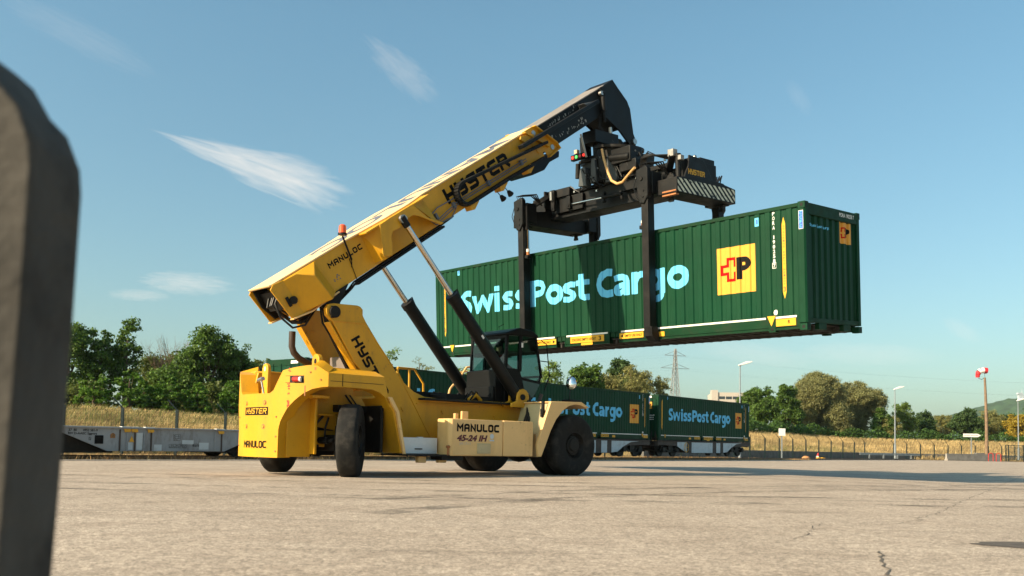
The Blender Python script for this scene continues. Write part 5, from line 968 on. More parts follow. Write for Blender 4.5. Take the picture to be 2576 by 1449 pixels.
for k in range(18): x = prng.uniform(-8.6, -4.5); z = prng.uniform(4.45, 4.85); mb.box(x, x + .05, .74, .80, z, z + .05)
for k in range(10): x = prng.uniform(-7.3, -5.3); z = prng.uniform(4.8, 5.4); mb.tube([(x, .52, z), (x + .04, .5, z - .03)], .02, 6)
spart(mb, 'hydraulic_fittings', m_stl, 0)
mb = MB(); mb.tube([(-6.45, .42, 5.50), (-6.33, .36, 5.2), (-6.15, .30, 4.80), (-5.95, .24, 4.50), (-5.70, .18, 4.36), (-5.42, .08, 4.34), (-5.1, -.05, 4.45), (-4.75, -.2, 4.55)], .036, 10); spart(mb, 'supply_hose', m_tanhose, 0)
mb = MB(); mb.tube([(-8.05, .76, 4.28), (-6.75, .72, 4.24)], .024, 10); spart(mb, 'side_shift_rod', m_chr, 0)
mb = MB(); mb.tube([(-6.75, .72, 4.24), (-6.0, .70, 4.22)], .05, 10); mb.box(-6.74, -6.66, .68, .8, 4.1, 4.4); spart(mb, 'side_shift_cylinder', m_blk2, .005); mb = MB(); mb.box(-8.18, -8.02, .70, .82, 4.16, 4.52); mb.tube([(-8.1, .68, 4.26), (-8.1, .84, 4.26)], .06, 10); spart(mb, 'rod_anchor', m_blk2, .005)
mb = MB(); mb.box(-8.95, -8.05, .72, .90, 4.55, 4.80); mb.box(-8.72, -8.58, .6, .7, 4.15, 4.78); mb.bar((-9.25, .2, 4.28), (-8.85, .62, 4.62), .16, .14); mb.box(-9.02, -8.96, .6, 1.7, 4.30, 4.80); mb.box(-5.9, -4.3, .66, .86, 4.62, 4.74); spart(mb, 'beam_gear', m_blk2, .012)
mb = MB(); mb.tube([(-8.65, .56, 4.72), (-8.65, .56, 4.46)], .05, 10); spart(mb, 'accumulator', m_stl, .004)
# four grapple legs; the near pair hangs outside the near side of the container
for ex, X in ((-1, -9.10), (1, -4.36)):
    for sd, Y in ((-1, -.19), (1, 2.86)):
        o = sd
        mb = MB(); y0, y1 = sorted((Y - .13, Y + .13)); mb.box(X - .10, X + .12, y0, y1, .34, 4.02); mb.prism([(Y + o * .13, .36), (Y - o * .13, .36), (Y - o * .20, .04), (Y - o * .28, -.03), (Y - o * .06, -.03), (Y + o * .10, .12)] if sd < 0 else [(Y + .13, .36), (Y - .13, .36), (Y - .18, .26), (Y + .1, .26)], X - .10, X + .16, lambda p, q, c: (c, p, q))
        mb.box(X - .22, X - .10, Y - .08, Y + .08, 2.90, 3.0) if ex > 0 else mb.box(X + .12, X + .25, Y - .08, Y + .08, 2.7, 2.8)
        lg = spart(mb, 'grapple_leg', m_blk2, .012)
        mb = MB(); mb.prism([(X - .22, 4.42), (X + .10, 4.50), (X + .16, 4.42), (X + .16, 3.72), (X + .02, 3.52), (X - .12, 3.56), (X - .2, 3.9)], Y + o * .02, Y + o * .17); mb.box(X - .15, X + .18, *sorted((Y - o * .40, Y + o * .0)), 3.78, 4.36); spart(mb, 'leg_hinge', m_blk, .02)
        mb = MB(); mb.tube([(X - .05, Y + o * .17, 4.18), (X - .05, Y + o * .20, 4.18)], .055, 10); mb.tube([(X + .02, Y + o * .17, 3.86), (X + .02, Y + o * .19, 3.86)], .025, 8); mb.tube([(X + .0, Y + o * .17, 3.7), (X + .0, Y + o * .19, 3.7)], .025, 8); spart(mb, 'hinge_pin', m_blk2, 0)
        sx = X - .16 if ex > 0 else X + .19
        mb = MB(); mb.tube([(sx, Y, 3.55), (sx, Y, 3.0 if ex > 0 else 2.85)], .03, 10); spart(mb, 'clamp_rod', m_chr, 0)
        mb = MB(); mb.tube([(sx, Y, 3.06 if ex > 0 else 2.9), (sx, Y, 3.13 if ex > 0 else 2.98)], .05, 10); spart(mb, 'rod_collar', m_wht, 0); mb = MB(); mb.tube([(sx, Y, 2.98 if ex > 0 else 2.80), (sx, Y, 3.06 if ex > 0 else 2.9)], .05, 10); spart(mb, 'rod_nut', m_rustor, 0)
        mb = MB()
        for k in range(4): mb.tube([(X - .12 + .07 * k, Y, 4.35), (X - .18 + .08 * k, Y + o * .08, 4.58), (X + .1 + .08 * k, Y - o * .25, 4.60), (X + .3, Y - o * .5, 4.3)], .02, 6)
        mb.tube([(X - .2, Y + o * .1, 4.4), (X - .33, Y + o * .14, 4.0), (X - .24, Y + o * .1, 3.7), (X - .1, Y + o * .05, 3.6)], .012, 5); spart(mb, 'leg_hoses', m_hose, 0)
        mb = MB(); mb.tube([(X - .12, Y, 3.62), (X - .12, Y, 4.3)] if ex > 0 else [(X + .16, Y, 3.55), (X + .16, Y, 4.25)], .055, 10); spart(mb, 'clamp_cylinder', m_blk2, .004)
# ------------------------------------------------------------------ wagons under the containers
m_wag = mat('grey_wagon_paint', (.27, .29, .31), .6, var=.16, vscale=1.2, dirt=(.10, .065, .045), dirt_amt=.75, dscale=1.6, streak=.6)
m_wagb = mat('brown_wagon_frame', (.055, .038, .03), .7, var=.35, vscale=3)
m_lite = mat('pale_blue_grey_panel', (.50, .56, .60), .5, var=.1, vscale=2, dirt=(.15, .10, .07), dirt_amt=.5, dscale=2)
m_wyel = mat('signal_yellow_paint', (.65, .33, .02), .5, var=.2, vscale=5)
def bogie(mb):
    for x in (-.9, .9):
        for y in (-.75, .75): mb.tube([(x, y - .07, .42), (x, y + .07, .42)], .44, 24)
        mb.tube([(x, -1.0, .42), (x, 1.0, .42)], .075, 8)
        for y in (-1.05, 1.05): mb.box(x - .16, x + .16, y - .12, y + .12, .28, .58)
    for y in (-1.02, 1.02): mb.prism([(-1.3, .42), (-1.15, .62), (-.6, .58), (-.3, .38), (.3, .38), (.6, .58), (1.15, .62), (1.3, .42), (1.2, .36), (.55, .45), (.3, .26), (-.3, .26), (-.55, .45), (-1.2, .36)], y - .05, y + .05); mb.box(-.25, .25, y - .09, y + .09, .4, .72)
def make_wagon(name, label, length, bare=False):
    h = length / 2; w = thing(name, label=label, cat='freight wagon', group='container wagons of the train'); D = 1.145
    for sg in (-1, 1):
        mb = MB(); k = 2.3 if not bare else 4.3
        mb.prism([(-h, D), (h, D), (h, .86), (k + 2.1, .80), (k + 1.0, .62), (k, .34), (-k, .34), (-k - 1.0, .62), (-k - 2.1, .80), (-h, .86)] if not bare else [(-h, D), (h, D), (h, .93), (4.6, .93), (3.15, .355), (-1.2, .355), (-2.65, .92), (-h, .93)], sg * 1.20, sg * 1.235); mb.box(-h, h, *sorted((sg * 1.18, sg * 1.30)), D - .055, D - .006)
        mb.build('side_sill', m_wag if bare else m_wagb, w, bevel=.008)
        if not bare:
            for (a, b, tip) in ((-4.35, -3.05, -1), (-2.35, .75, 0), (1.35, 1.95, 0), (2.45, 5.6, 1)):
                mb = MB(); y = sg * 1.25
                if tip == -1: pts = [(a, 1.06), (b, 1.06), (b, .36), (a, .78)]
                elif tip == 1: pts = [(a, 1.06), (b, 1.06), (b - 1.0, 1.0), (b - 1.9, .72), (b - 2.5, .42), (a, .38)]
                else: pts = [(a, 1.06), (b, 1.06), (b, .36), (a, .36)]
                mb.prism(pts, sg * 1.24, sg * 1.262); mb.build('side_panel', m_lite, w, bevel=.004)
            mb = MB(); mb.lathe([(.30, -.015), (.325, 0), (.30, .015), (.28, 0), (.30, -.015)], 24, lambda x, z, hh: (-3.15 + x, sg * 1.285 + hh, .72 + z)); [mb.tube([(-3.15, sg * 1.285, .72), (-3.15 + .3 * cos(a), sg * 1.285, .72 + .3 * sin(a))], .014, 5) for a in (0, 2.1, 4.2)]; mb.build('brake_wheel', m_wyel, w)
    mb = MB(); mb.box(-h, h, -.25, .25, .62, 1.06); [mb.box(x - .08, x + .08, -1.2, 1.2, .8, 1.08) for x in (-h + .15, -4.0, -2.0, 0, 2.0, 4.0, h - .15)]; mb.build('centre_frame', m_wagb, w, bevel=0)
    for x in ((-h + 1.9, h - 1.9) if not bare else (-h + 1.35, h - 1.2)): mb = MB(); bogie(mb); b = mb.build('bogie', m_dark, w); b.location = (x, 0, .14)
    mb = MB()
    for ex in (-1, 1):
        for y in (-.87, .87): mb.tube([(ex * h, y, 1.0), (ex * (h + .42), y, 1.0)], .09, 10); mb.tube([(ex * (h + .40), y, 1.0), (ex * (h + .45), y, 1.0)], .2, 16)
        mb.tube([(ex * h, -1.15, 1.1), (ex * (h + .25), -1.2, 1.6), (ex * (h + .3), -1.2, 1.75), (ex * (h + .3), -1.2, .45)], .018, 6)
    mb.build('buffers', m_dark, w)
    return w
def place_wagon(w, tmid): w.matrix_world = Matrix.Translation(tp(tmid, 1.25, .085 + TSL * tmid)) @ Matrix.Rotation(TA, 4, 'Z') @ Matrix.Rotation(-TSL, 4, 'Y')
wg = make_wagon('container_wagon', 'grey panelled wagon under the last container, at the right end of the train', 13.8); place_wagon(wg, HX)
for tm, lb in ((-1.07 - HX, 'grey panelled wagon under the container behind the big front wheel'), (-21.5, 'wagon under the container hidden behind the yellow machine')): c = copy_tree(wg); c['label'] = lb; place_wagon(c, tm)
fw = make_wagon('flat_wagon', 'empty light grey flat wagon without a load, left of the yellow machine', 12.2, True); place_wagon(fw, -34.6)
y = -1.2365; rg = random.Random(11)
def fpart(mb, name, m, **kw): return mb.build(name, m, fw, smooth=False, **kw)
mb = MB()
def wt(t, x, z, l, h): put_text(mb, t, lambda a, b: (x + a, y, z + b), l, h, bold=.03)
wt('37  80', -2.47, .975, .26, .082); wt('4952 581-9', -2.02, .975, .48, .082); wt('RIV D-AAEC Sggmrs', -2.48, .855, .92, .095)
for gx, gz, nx, nz, cw_, chh in ((.97, .47, 8, 2, .084, .062), (1.13, .72, 3, 3, .083, .072), (1.86, .52, 4, 2, .065, .045), (-1.82, .70, 1, 2, .07, .05)):   # stencilled data tables
    for i in range(nx + 1): mb.box(gx + i * cw_ - .004, gx + i * cw_ + .004, y - .0004, y + .0008, gz, gz + nz * chh)
    for j in range(nz + 1): mb.box(gx + .004, gx + nx * cw_ - .004, y - .0008, y + .0008, gz + j * chh - .004, gz + j * chh + .004)
    for i in range(nx):
        for j in range(nz):
            if rg.random() < .75: mb.box(gx + i * cw_ + .02, gx + i * cw_ + .02 + rg.uniform(.02, .045), y - .0012, y, gz + j * chh + .015, gz + j * chh + .036)
fpart(mb, 'stencilled_lettering', m_ink, fix=False)
mb = MB(); mb.box(-1.63, -1.35, y - .02, y, .59, .86); fpart(mb, 'black_hatch', m_ink, bevel=.005)
for k, (x, z0, z1, w_) in enumerate(((-.82, .36, 1.06, .045), (-.57, .36, 1.0, .035), (-.30, .36, 1.0, .045), (.02, .36, 1.0, .04), (.28, .36, 1.06, .045), (2.72, .36, 1.06, .045), (2.99, .36, 1.06, .045))):
    mb = MB(); mb.box(x, x + w_, y - .03, y, z0, z1); fpart(mb, 'side_stanchion', m_wagb if k % 2 == 0 else m_wag, bevel=.004)
for x in (-.66, -.41, .16, 2.87):
    mb = MB(); mb.box(x - .1, x + .24, y - .05, y + .1, 1.135, 1.16); fpart(mb, 'spigot_plate', m_wht, bevel=.004)
    mb = MB(); mb.prism([(x - .03, 1.08), (x + .20, 1.08), (x + .22, 1.0), (x + .16, .975), (x + .02, .985), (x + .02, .955)], y - .06, y - .03); fpart(mb, 'spigot', m_wyel, bevel=.004)
for x0, x1, z0, z1 in ((-.50, -.34, .40, .66), (-.22, .0, .40, .96), (.42, .70, .37, .58), (1.46, 1.9, .60, .74), (2.12, 2.5, .42, .66)): mb = MB(); mb.add([(x0, y - .0015, z0), (x1, y - .0015, z0), (x1, y - .0015, z1), (x0, y - .0015, z1)], [(0, 1, 2, 3)]); fpart(mb, 'patched_paint', m_lite)
mb = MB(); mb.prism([(-.49, .66), (-.31, .66), (-.40, .86)], y - .032, y - .03); fpart(mb, 'warning_triangle', m_wyel)
mb = MB(); mb.prism([(-1.12, .78), (-.95, .78), (-.95, .90), (-1.03, .95), (-1.12, .90)], y - .004, y - .002); fpart(mb, 'company_mark', mat('brown_orange_decal', (.22, .10, .03), .6, var=.5, vscale=20))
mb = MB(); mb.box(-5.9, -.9, -1.0, 1.0, .30, 1.05); mb.box(3.0, 6.0, -1.0, 1.0, .30, 1.05); fpart(mb, 'bogie_shade_box', m_dark)  # dark boxes added to stand for the shade under the sill and bogies
# ------------------------------------------------------------------ fence: green posts with angled tops and wire mesh
m_post = mat('dark_green_post_paint', (.008, .02, .02), .45, var=.1); m_wire = mat('fence_wire', (.03, .04, .038), .5, var=0)
pp = [tp(t, 8.5) for t in [-48.3 + 2.52 * k for k in range(26)]] + [tp(t, 8.5) for t in (19.2, 22.6, 26.1, 29.6, 33.2, 36.8, 40.5, 44.2, 48.0, 51.9, 55.9, 60.0, 64.2, 68.3)]
pp += [Vector((50.0, 120.0, 0)), Vector((53, 123, 0)), Vector((56.1, 125.8, 0))] + [Vector((56.1 + 2.15 * k, 125.8 + .55 * k, 0)) for k in range(1, 9)]
d_arm = Vector((-.5, 0, .62)).normalized()
proto = None
fn = thing('wire_fence', pp[0], 0, 'green wire mesh fence with cranked posts along the foot of the bank', 'fence')
for i, p in enumerate(pp):
    if proto is None:
        mb = MB(); mb.box(-.055, .055, -.055, .055, -.1, 2.0); mb.bar((0, 0, 1.98), tuple(Vector((0, 0, 1.98)) + Vector((-.40, -.08, .45))), .045, .045)
        proto = mb.build('post', m_post, fn, smooth=False); q = proto
    else: q = proto.copy(); COL.objects.link(q); q.parent = fn
    q.location = p - pp[0] + Vector((0, 0, rg.uniform(-.03, .03))); q.rotation_euler = (rg.uniform(-.015, .015), rg.uniform(-.015, .015), 0)
mb = MB(); o0 = pp[0]
for a, b in zip(pp, pp[1:]):
    near_ = a.y < 62
    zs = [.06 + .2 * k for k in range(10)] if near_ else [.06, .3, .55, .8, 1.05, 1.3, 1.55, 1.8]
    for z in zs: mb.bar(a - o0 + Vector((0, 0, z)), b - o0 + Vector((0, 0, z)), .006 if z not in (zs[0], zs[-1]) else .012, .006)
    nv = int((b - a).length / (.10 if near_ else .25))
    for k in range(1, nv): p = a.lerp(b, k / nv) - o0; mb.bar(p + Vector((0, 0, .05)), p + Vector((0, 0, 1.9)), .005, .005, up=(1, 0, 0))
    for k in (0, 1, 2): off = Vector((-.40, -.08, .45)) * (.35 + .3 * k) + Vector((0, 0, 1.98)); mb.bar(a - o0 + off, b - o0 + off, .006, .006)
mb.build('mesh', m_wire, fn, smooth=False, fix=False)
# low wall behind the fence on the right, guard rail, barrier, gate
mb = MB(); wl = [tp(14, 9.25), tp(30, 9.25), tp(52, 9.25), tp(69, 9.25), Vector((57, 127.5, 0)), Vector((75, 131.5, 0))]
lw = thing('low_wall', wl[0], 0, 'long low dark concrete wall at the foot of the grass bank behind the fence', 'wall')
for a, b in zip(wl, wl[1:]): mb.bar(a - wl[0] + Vector((0, 0, .36)), b - wl[0] + Vector((0, 0, .36)), .25, .74)
mb.build('wall_body', m_concd, lw, bevel=.02)
def rail_unit(name, lab, a, b):
    t = thing(name, a, 0, lab, 'guard rail'); mb = MB(); d = b - a
    for z in (.52, .66): mb.bar(Vector((0, 0, z)), d + Vector((0, 0, z)), .05, .11)
    mb.build('rail_beam', m_stl2, t, bevel=.01)
    for k in range(4): mb = MB(); p = d * (.15 + .23 * k); mb.box(p.x - .06, p.x + .06, p.y - .06, p.y + .06, 0, .55); mb.build('rail_post', m_stl2, t)
m_stl2 = mat('galvanised_steel', (.34, .36, .36), .45, metal=.3, var=.15)
rail_unit('guard_rail', 'galvanised guard rail behind the fence near the slim lamp post', Vector((39.5, 104, .0)), Vector((49, 110, .0)))
mb = MB(); jb = thing('jersey_barrier', (51.2, 108, 0), math.atan2(1.6, 7.2), 'long concrete crash barrier with a pale end standing at the yard edge', 'barrier')
mb.prism([(-.30, 0), (.30, 0), (.30, .08), (.14, .32), (.09, .82), (-.09, .82), (-.14, .32), (-.30, .08)], 0, 7.2, lambda p, q, c: (c, p, q)); mb.build('barrier_body', m_concd, jb, bevel=.015)
mb = MB(); mb.prism([(-.29, 0), (.29, 0), (.29, .08), (.13, .32), (.08, .80), (-.08, .80), (-.13, .32), (-.29, .08)], -.04, -.001, lambda p, q, c: (c, p, q)); mb.build('barrier_end', m_conc, jb, bevel=0)
gt = thing('mesh_gate', (63.6, 118, 0), 0, 'dark green framed mesh gate at the right edge of the yard', 'gate')
mb = MB()
for x in (0, .35, 2.25, 5.0): mb.box(x - .05, x + .05, -.05, .05, 0, 2.1)
for z in (.15, 2.05): mb.box(.0, 5.0, -.03, .03, z - .03, z + .03)
mb.build('gate_frame', m_post, gt, bevel=0); mb = MB()
for k in range(60): mb.box(.08 + k * .082 - .008, .08 + k * .082 + .008, -.01, .01, .18, 2.02)
mb.build('gate_bars', m_wire, gt, smooth=False)
cb_ = thing('concrete_block', (58.6, 113.5, 0), .1, 'small grey concrete block behind the crash barrier beside the wooden pole', 'block'); mb = MB(); mb.box(-1.3, 1.3, -.3, .3, .0, .98); mb.box(-1.35, -.9, -.35, .35, 0, .78); mb.build('block_body', m_concd, cb_, bevel=.03)
# lamp posts
m_lamp = mat('grey_galvanised_pole', (.22, .25, .27), .5, metal=.1, var=.08)
def lamp(loc, h, lab):
    t = thing('street_lamp', loc, 0, lab, 'lamp post', 'tall grey lamp posts'); mb = MB(); mb.tube([(0, 0, -.3), (0, 0, 1.3), (0, 0, 1.32), (0, 0, h)], [.13, .13, .085, .05], 12); mb.build('pole', m_lamp, t)
    mb = MB(); mb.tube([(0, 0, h - .05), (.12, 0, h + .08), (.3, 0, h + .14)], .035, 8); mb.build('lamp_arm', m_lamp, t)
    mb = MB(); mb.prism([(-.15, -.03), (.15, .02), (.75, .20), (1.1, .34), (1.05, .42), (.5, .36), (.05, .16), (-.15, .06)], -.16, .16, lambda p, q, c: (p, c, h + q)); mb.build('lamp_head', m_wht, t, bevel=.03); return t
lamp((20.3, 81.5, .3), 7.95, 'tall grey lamp post rising behind the last green container'); lamp((45.6, 109, .4), 7.9, 'slim grey lamp post in front of the dry bank, left of the wooden pole'); lamp((69.1, 125, .4), 7.8, 'grey lamp post at the right edge of the picture near the gate')
# wooden pole with a red and white wind sock
ws = thing('windsock_pole', (58.3, 112, 0), 0, 'tall weathered wooden pole carrying a limp red and white wind sock', 'wind sock')
mb = MB(); mb.tube([(-.3, 0, -.2), (-.26, 0, 4), (-.34, 0, 8.0), (-.42, 0, 10.2)], [.20, .185, .15, .12], 14); mb.build('wooden_pole', mat('weathered_wood', (.19, .125, .075), .85, var=.35, vscale=3, bump=.3, bscale=30), ws)
mb = MB(); mb.tube([(-.42, 0, 10.2), (-.42, 0, 10.9)], .02, 6); mb.lathe([(.30, -.02), (.33, 0), (.30, .02)], 20, lambda x, z, h: (-.40 + h, x, 10.95 + z)); mb.tube([(-.42, 0, 10.2), (-.8, 0, 9.95), (-1.2, 0, 10.1)], .03, 6); mb.build('sock_frame', m_ink, ws)
mb = MB(); segs_ = [(-.15, 11.05, .36), (-.55, 11.08, .36), (-.9, 11.02, .34), (-1.15, 10.85, .32), (-1.28, 10.55, .27), (-1.28, 10.2, .23)]
for i, ((x0, z0, r0), (x1, z1, r1)) in enumerate(zip(segs_, segs_[1:])): mb.tube([(x0, 0, z0), (x1, 0, z1)], [r0, r1], 16, mi=0 if i in (0, 3, 4) else 1, cap=(i in (0, 4)))
mb.build('wind_sock', [mat('red_fabric', (.55, .02, .03), .7), mat('white_fabric', (.75, .72, .68), .7)], ws)
# signs, hoops, cone, debris
sg_ = thing('arrow_sign', (54.55, 108.8, .1), 0, 'white arrow shaped direction sign on a thin post, pointing right', 'road sign')
mb = MB(); mb.box(-.045, .045, -.045, .045, 0, 3.15); mb.build('sign_post', m_lamp, sg_); mb = MB(); mb.prism([(-.98, 2.72), (.72, 2.72), (1.12, 2.92), (.72, 3.12), (-.98, 3.12)], -.09, -.06); mb.build('arrow_panel', m_wht, sg_); mb = MB(); mb.box(-.92, .80, -.095, -.09, 2.90, 2.94); mb.build('panel_line', m_red, sg_)
sg2 = thing('square_sign', (25.95, 88, .05), 0, 'blank white square sign panel on a grey post near the fence', 'road sign')
mb = MB(); mb.box(-.05, .05, -.05, .05, 0, 2.8); mb.build('sign_post', m_lamp, sg2); mb = MB(); mb.box(-.32, .32, -.09, -.06, 2.12, 2.82); mb.build('sign_panel', m_wht, sg2, bevel=.01)
hoop = None
for x, lab, dz in ((55.95, 'red steel hoop guard at the foot of the wooden pole, left of the pair', 0), (56.75, 'red steel hoop guard beside the crash barrier, right of the pair', .02)):
    if hoop is None: mb = MB(); mb.tube([(0, 0, 0), (0, 0, .75)] + [(.27 - .27 * cos(a), 0, .75 + .22 * sin(a)) for a in [pi * k / 8 for k in range(1, 8)]] + [(.54, 0, .75), (.54, 0, 0)], .035, 8); hoop = mb.build('hoop_guard', m_red); o = hoop
    else: o = hoop.copy(); COL.objects.link(o)
    o.location = (x, 107.6 - dz * 10, 0); tag(o, lab, 'hoop guard', 'red hoop guards')
cn = thing('traffic_cone', (30.1, 90.2, 0), .3, 'crushed red traffic cone lying by the fence with yellow debris', 'traffic cone'); mb = MB(); mb.tube([(0, 0, .04), (.02, 0, .25), (.1, 0, .6)], [.19, .12, .04], 14); mb.build('cone_body', m_red, cn); mb = MB(); mb.tube([(.013, 0, .16), (.024, 0, .3)], [.163, .12], 14); mb.build('cone_band', m_wht, cn); mb = MB(); mb.box(-.25, .25, -.25, .25, 0, .04); mb.prism([(.3, 0), (.9, 0), (.8, .12), (.45, .16)], -.2, .2); mb.prism([(-.4, 0), (.2, 0), (.1, .14), (-.2, .2)], -.5, -.2); mb.build('cone_base', m_yvin, cn)
rk = thing('stone_heap', (29.0, 90.3, 0), 0, 'small heap of orange earth beside the crushed cone', 'heap'); mb = MB(); mb.ball((0, 0, .0), .42, 7, sz=.7); mb.ball((.3, .1, 0), .25, 6, sz=.6); mb.build('heap_body', mat('orange_earth', (.42, .2, .08), .9, var=.4, vscale=9, bump=.8, bscale=12), rk)
# foreground: weathered concrete post close to the lens at the left edge
FZ = 1.5
def fpt(x, y): d = _f + _r * ((x - 1288) / 2307) + _u * ((985.6 - y) / 2307); d = d / d.y; return (d.x * FZ, CAM_H + d.z * FZ)
pts = [(-.97, 1.345), (-.88, 1.325), (-.835, 1.31), (-.805, 1.285), (-.775, 1.235), (-.745, 1.205), (-.722, 1.15), (-.718, 1.11), (-.722, .9), (-.732, .6), (-.745, .3), (-.762, -.1), (-1.3, -.1), (-1.3, 1.345)]
cp = thing('concrete_post', (0, FZ, 0), 0, 'dark weathered concrete post with a chipped top, close at the left edge', 'post')
mb = MB(); mb.prism(pts, -.16, 0)
for k, (x, w) in enumerate(((-.845, .02),)): mb.prism([(x, -.1), (x + w, -.1), (x + w + .01, 1.2 - .0 * k), (x + .01, 1.22)], -.172, -.159)
mb.build('post_body', mat('shade_dark_concrete', (.055, .050, .043), .95, var=.6, vscale=6, bump=.6, bscale=18, dirt=(.014, .014, .013), dirt_amt=.7, dscale=3), cp, bevel=.012)  # very dark base colour holds the shade of the unlit face
# far things: pylon, office block, wooded hill
py = thing('power_pylon', (62.3, 350, 0), .3, 'grey lattice power pylon rising beyond the trees', 'pylon'); mb = MB(); H = 39
def pw(z): return 3.2 - 2.2 * min(1, z / 26) if z < 26 else 1.0 - .75 * (z - 26) / 13
lv = [0, 5, 9.5, 13.5, 17, 20, 22.6, 25, 27.2, 29.4, 31.6, 34, 36.5, 39]
for z0, z1 in zip(lv, lv[1:]):
    a, b = pw(z0), pw(z1); A = [(-a, -a, z0), (a, -a, z0), (a, a, z0), (-a, a, z0)]; Bp = [(-b, -b, z1), (b, -b, z1), (b, b, z1), (-b, b, z1)]
    for i in range(4): mb.bar(A[i], Bp[i], .22, .22); mb.bar(A[i], Bp[(i + 1) % 4], .10, .10); mb.bar(A[(i + 1) % 4], Bp[i], .10, .10); mb.bar(Bp[i], Bp[(i + 1) % 4], .10, .10)
for z, w in ((31.6, 6), (36.5, 4.5)):
    for s in (-1, 1): mb.bar((0, 0, z), (s * w, 0, z - .1), .16, .16); mb.bar((0, 0, z + 1.8), (s * w, 0, z - .1), .12, .12)
mb.build('lattice', mat('grey_pylon_steel', (.20, .21, .21), .6, var=.1), py, smooth=False)
mb = MB()
for s, z in ((-6, 31.5), (6, 31.5), (-4.5, 36.4), (4.5, 36.4)):
    for X2, Y2 in ((-420, 560), (330, 250)):
        P0 = Vector((s, 0, z)); P1 = Vector((X2 + s, Y2 - 350, z + 2)); mb.tube([P0.lerp(P1, k / 14) - Vector((0, 0, 9 * 4 * (k / 14) * (1 - k / 14))) for k in range(15)], .007, 4)
mb.build('power_lines', m_ink, py, smooth=False, fix=False)
bl = thing('office_block', (59.5, 250, 0), -.1, 'pale concrete office block with window bands, far behind the last container', 'building'); mb = MB(); mb.box(-4.4, 4.6, 0, 14, 0, 16.4); mb.box(-4.9, -3.2, -.3, 3, 0, 17); mb.build('facade', mat('pale_render', (.42, .38, .33), .8, var=.08), bl)
for r_ in range(4):
    for c_ in range(4):
        mb = MB(); x = -2.9 + c_ * 1.85; z = 15.1 - r_ * 1.55; mb.box(x, x + 1.6, -.04, .02, z - .55, z + .2); mb.build('window', mat('dark_window', (.03, .04, .05), .15, var=0) if 'dark_window' not in bpy.data.materials else bpy.data.materials['dark_window'], bl)
# ------------------------------------------------------------------ vegetation
import numpy as np
def leafmat(name, col, isl=.5, tr=.42):
    return mat(name, tuple(min(.5, q * 1.05) for q in col), .55, var=.28, vscale=.55, island=isl, trans=tr, spec=.25)
LM = {'maple': leafmat('maple_leaf', (.085, .150, .026)), 'ash': leafmat('ash_leaf', (.14, .21, .04)), 'under': leafmat('undergrowth_leaf', (.11, .14, .03)), 'sparse': leafmat('thin_leaf', (.16, .17, .06)),
      'dark': leafmat('dark_leaf', (.06, .105, .03)), 'olive': leafmat('olive_leaf', (.23, .225, .075), .45), 'willow': leafmat('willow_leaf', (.235, .235, .095), .45), 'yellow': leafmat('yellowing_leaf', (.34, .25, .03)), 'ivy': leafmat('ivy_leaf', (.095, .185, .024)), 'hedge': leafmat('hedge_leaf', (.065, .13, .028))}
m_bark = mat('bark', (.085, .06, .04), .9, var=.3, vscale=4, bump=.4, bscale=20)
def leaf_mesh(name, C0, N0, size, ratio, rng, m, droop=0., out=.5):      # one small diamond per point of C0, leaning outwards along N0
    n = len(C0); nr = rng.normal(size=(n, 3)); nr /= np.linalg.norm(nr, axis=1)[:, None]; nn = nr + N0 * out + np.array([0, 0, .35]); nn /= np.linalg.norm(nn, axis=1)[:, None]
    a = rng.normal(size=(n, 3)); a[:, 2] -= droop; a -= (a * nn).sum(1)[:, None] * nn; a /= np.linalg.norm(a, axis=1)[:, None] + 1e-9; b = np.cross(nn, a)
    s = size * rng.uniform(.6, 1.35, n)[:, None]
    V = np.stack([C0 - a * s * .5, C0 + b * s * ratio * .5 + nn * s * .06, C0 + a * s * .5, C0 - b * s * ratio * .5 + nn * s * .06], 1).reshape(-1, 3)
    me = bpy.data.meshes.new(name); me.vertices.add(4 * n); me.vertices.foreach_set('co', V.astype(np.float32).ravel()); me.loops.add(4 * n); me.loops.foreach_set('vertex_index', np.arange(4 * n, dtype=np.int32))
    me.polygons.add(n); me.polygons.foreach_set('loop_start', np.arange(0, 4 * n, 4, dtype=np.int32)); me.polygons.foreach_set('loop_total', np.full(n, 4, dtype=np.int32)); me.materials.append(m); me.update(calc_edges=True)
    o = bpy.data.objects.new(name, me); COL.objects.link(o); return o
def clumps(blobs, rng, ncl, nl, cr, shell=.55):                          # leaf points gathered in clumps on the outer part of several lobes
    w = np.array([b[3] * b[4] * b[5] for b in blobs]) ** .72; w /= w.sum(); P, Q = [], []
    for _ in range(ncl):
        b = blobs[rng.choice(len(blobs), p=w)]; d = rng.normal(size=3); d /= np.linalg.norm(d); d[2] = abs(d[2]) if rng.random() < .35 else d[2]; r = shell + (1.06 - shell) * rng.random() ** .55
        c = np.array(b[:3]) + d * r * np.array(b[3:6]); k = int(nl * rng.uniform(.5, 1.4)); rr = cr * rng.uniform(.55, 1.3)
        e = rng.normal(size=(k, 3)); e /= np.linalg.norm(e, axis=1)[:, None]; e *= (rng.random(k) ** .5)[:, None]; e[:, 2] *= .62; P.append(c + e * rr); Q.append(np.tile(d, (k, 1)))
    return np.concatenate(P), np.concatenate(Q)
KIND = {'maple': (.18, .75, .5, 105, 66), 'ash': (.17, .5, .5, 90, 54), 'under': (.22, .6, .55, 80, 55), 'sparse': (.17, .45, .4, 38, 30), 'dark': (.24, .6, .6, 90, 60), 'olive': (.17, .4, .5, 100, 60), 'willow': (.22, .33, .62, 250, 70), 'yellow': (.22, .6, .55, 90, 55), 'ivy': (.14, .9, .28, 90, 52)}
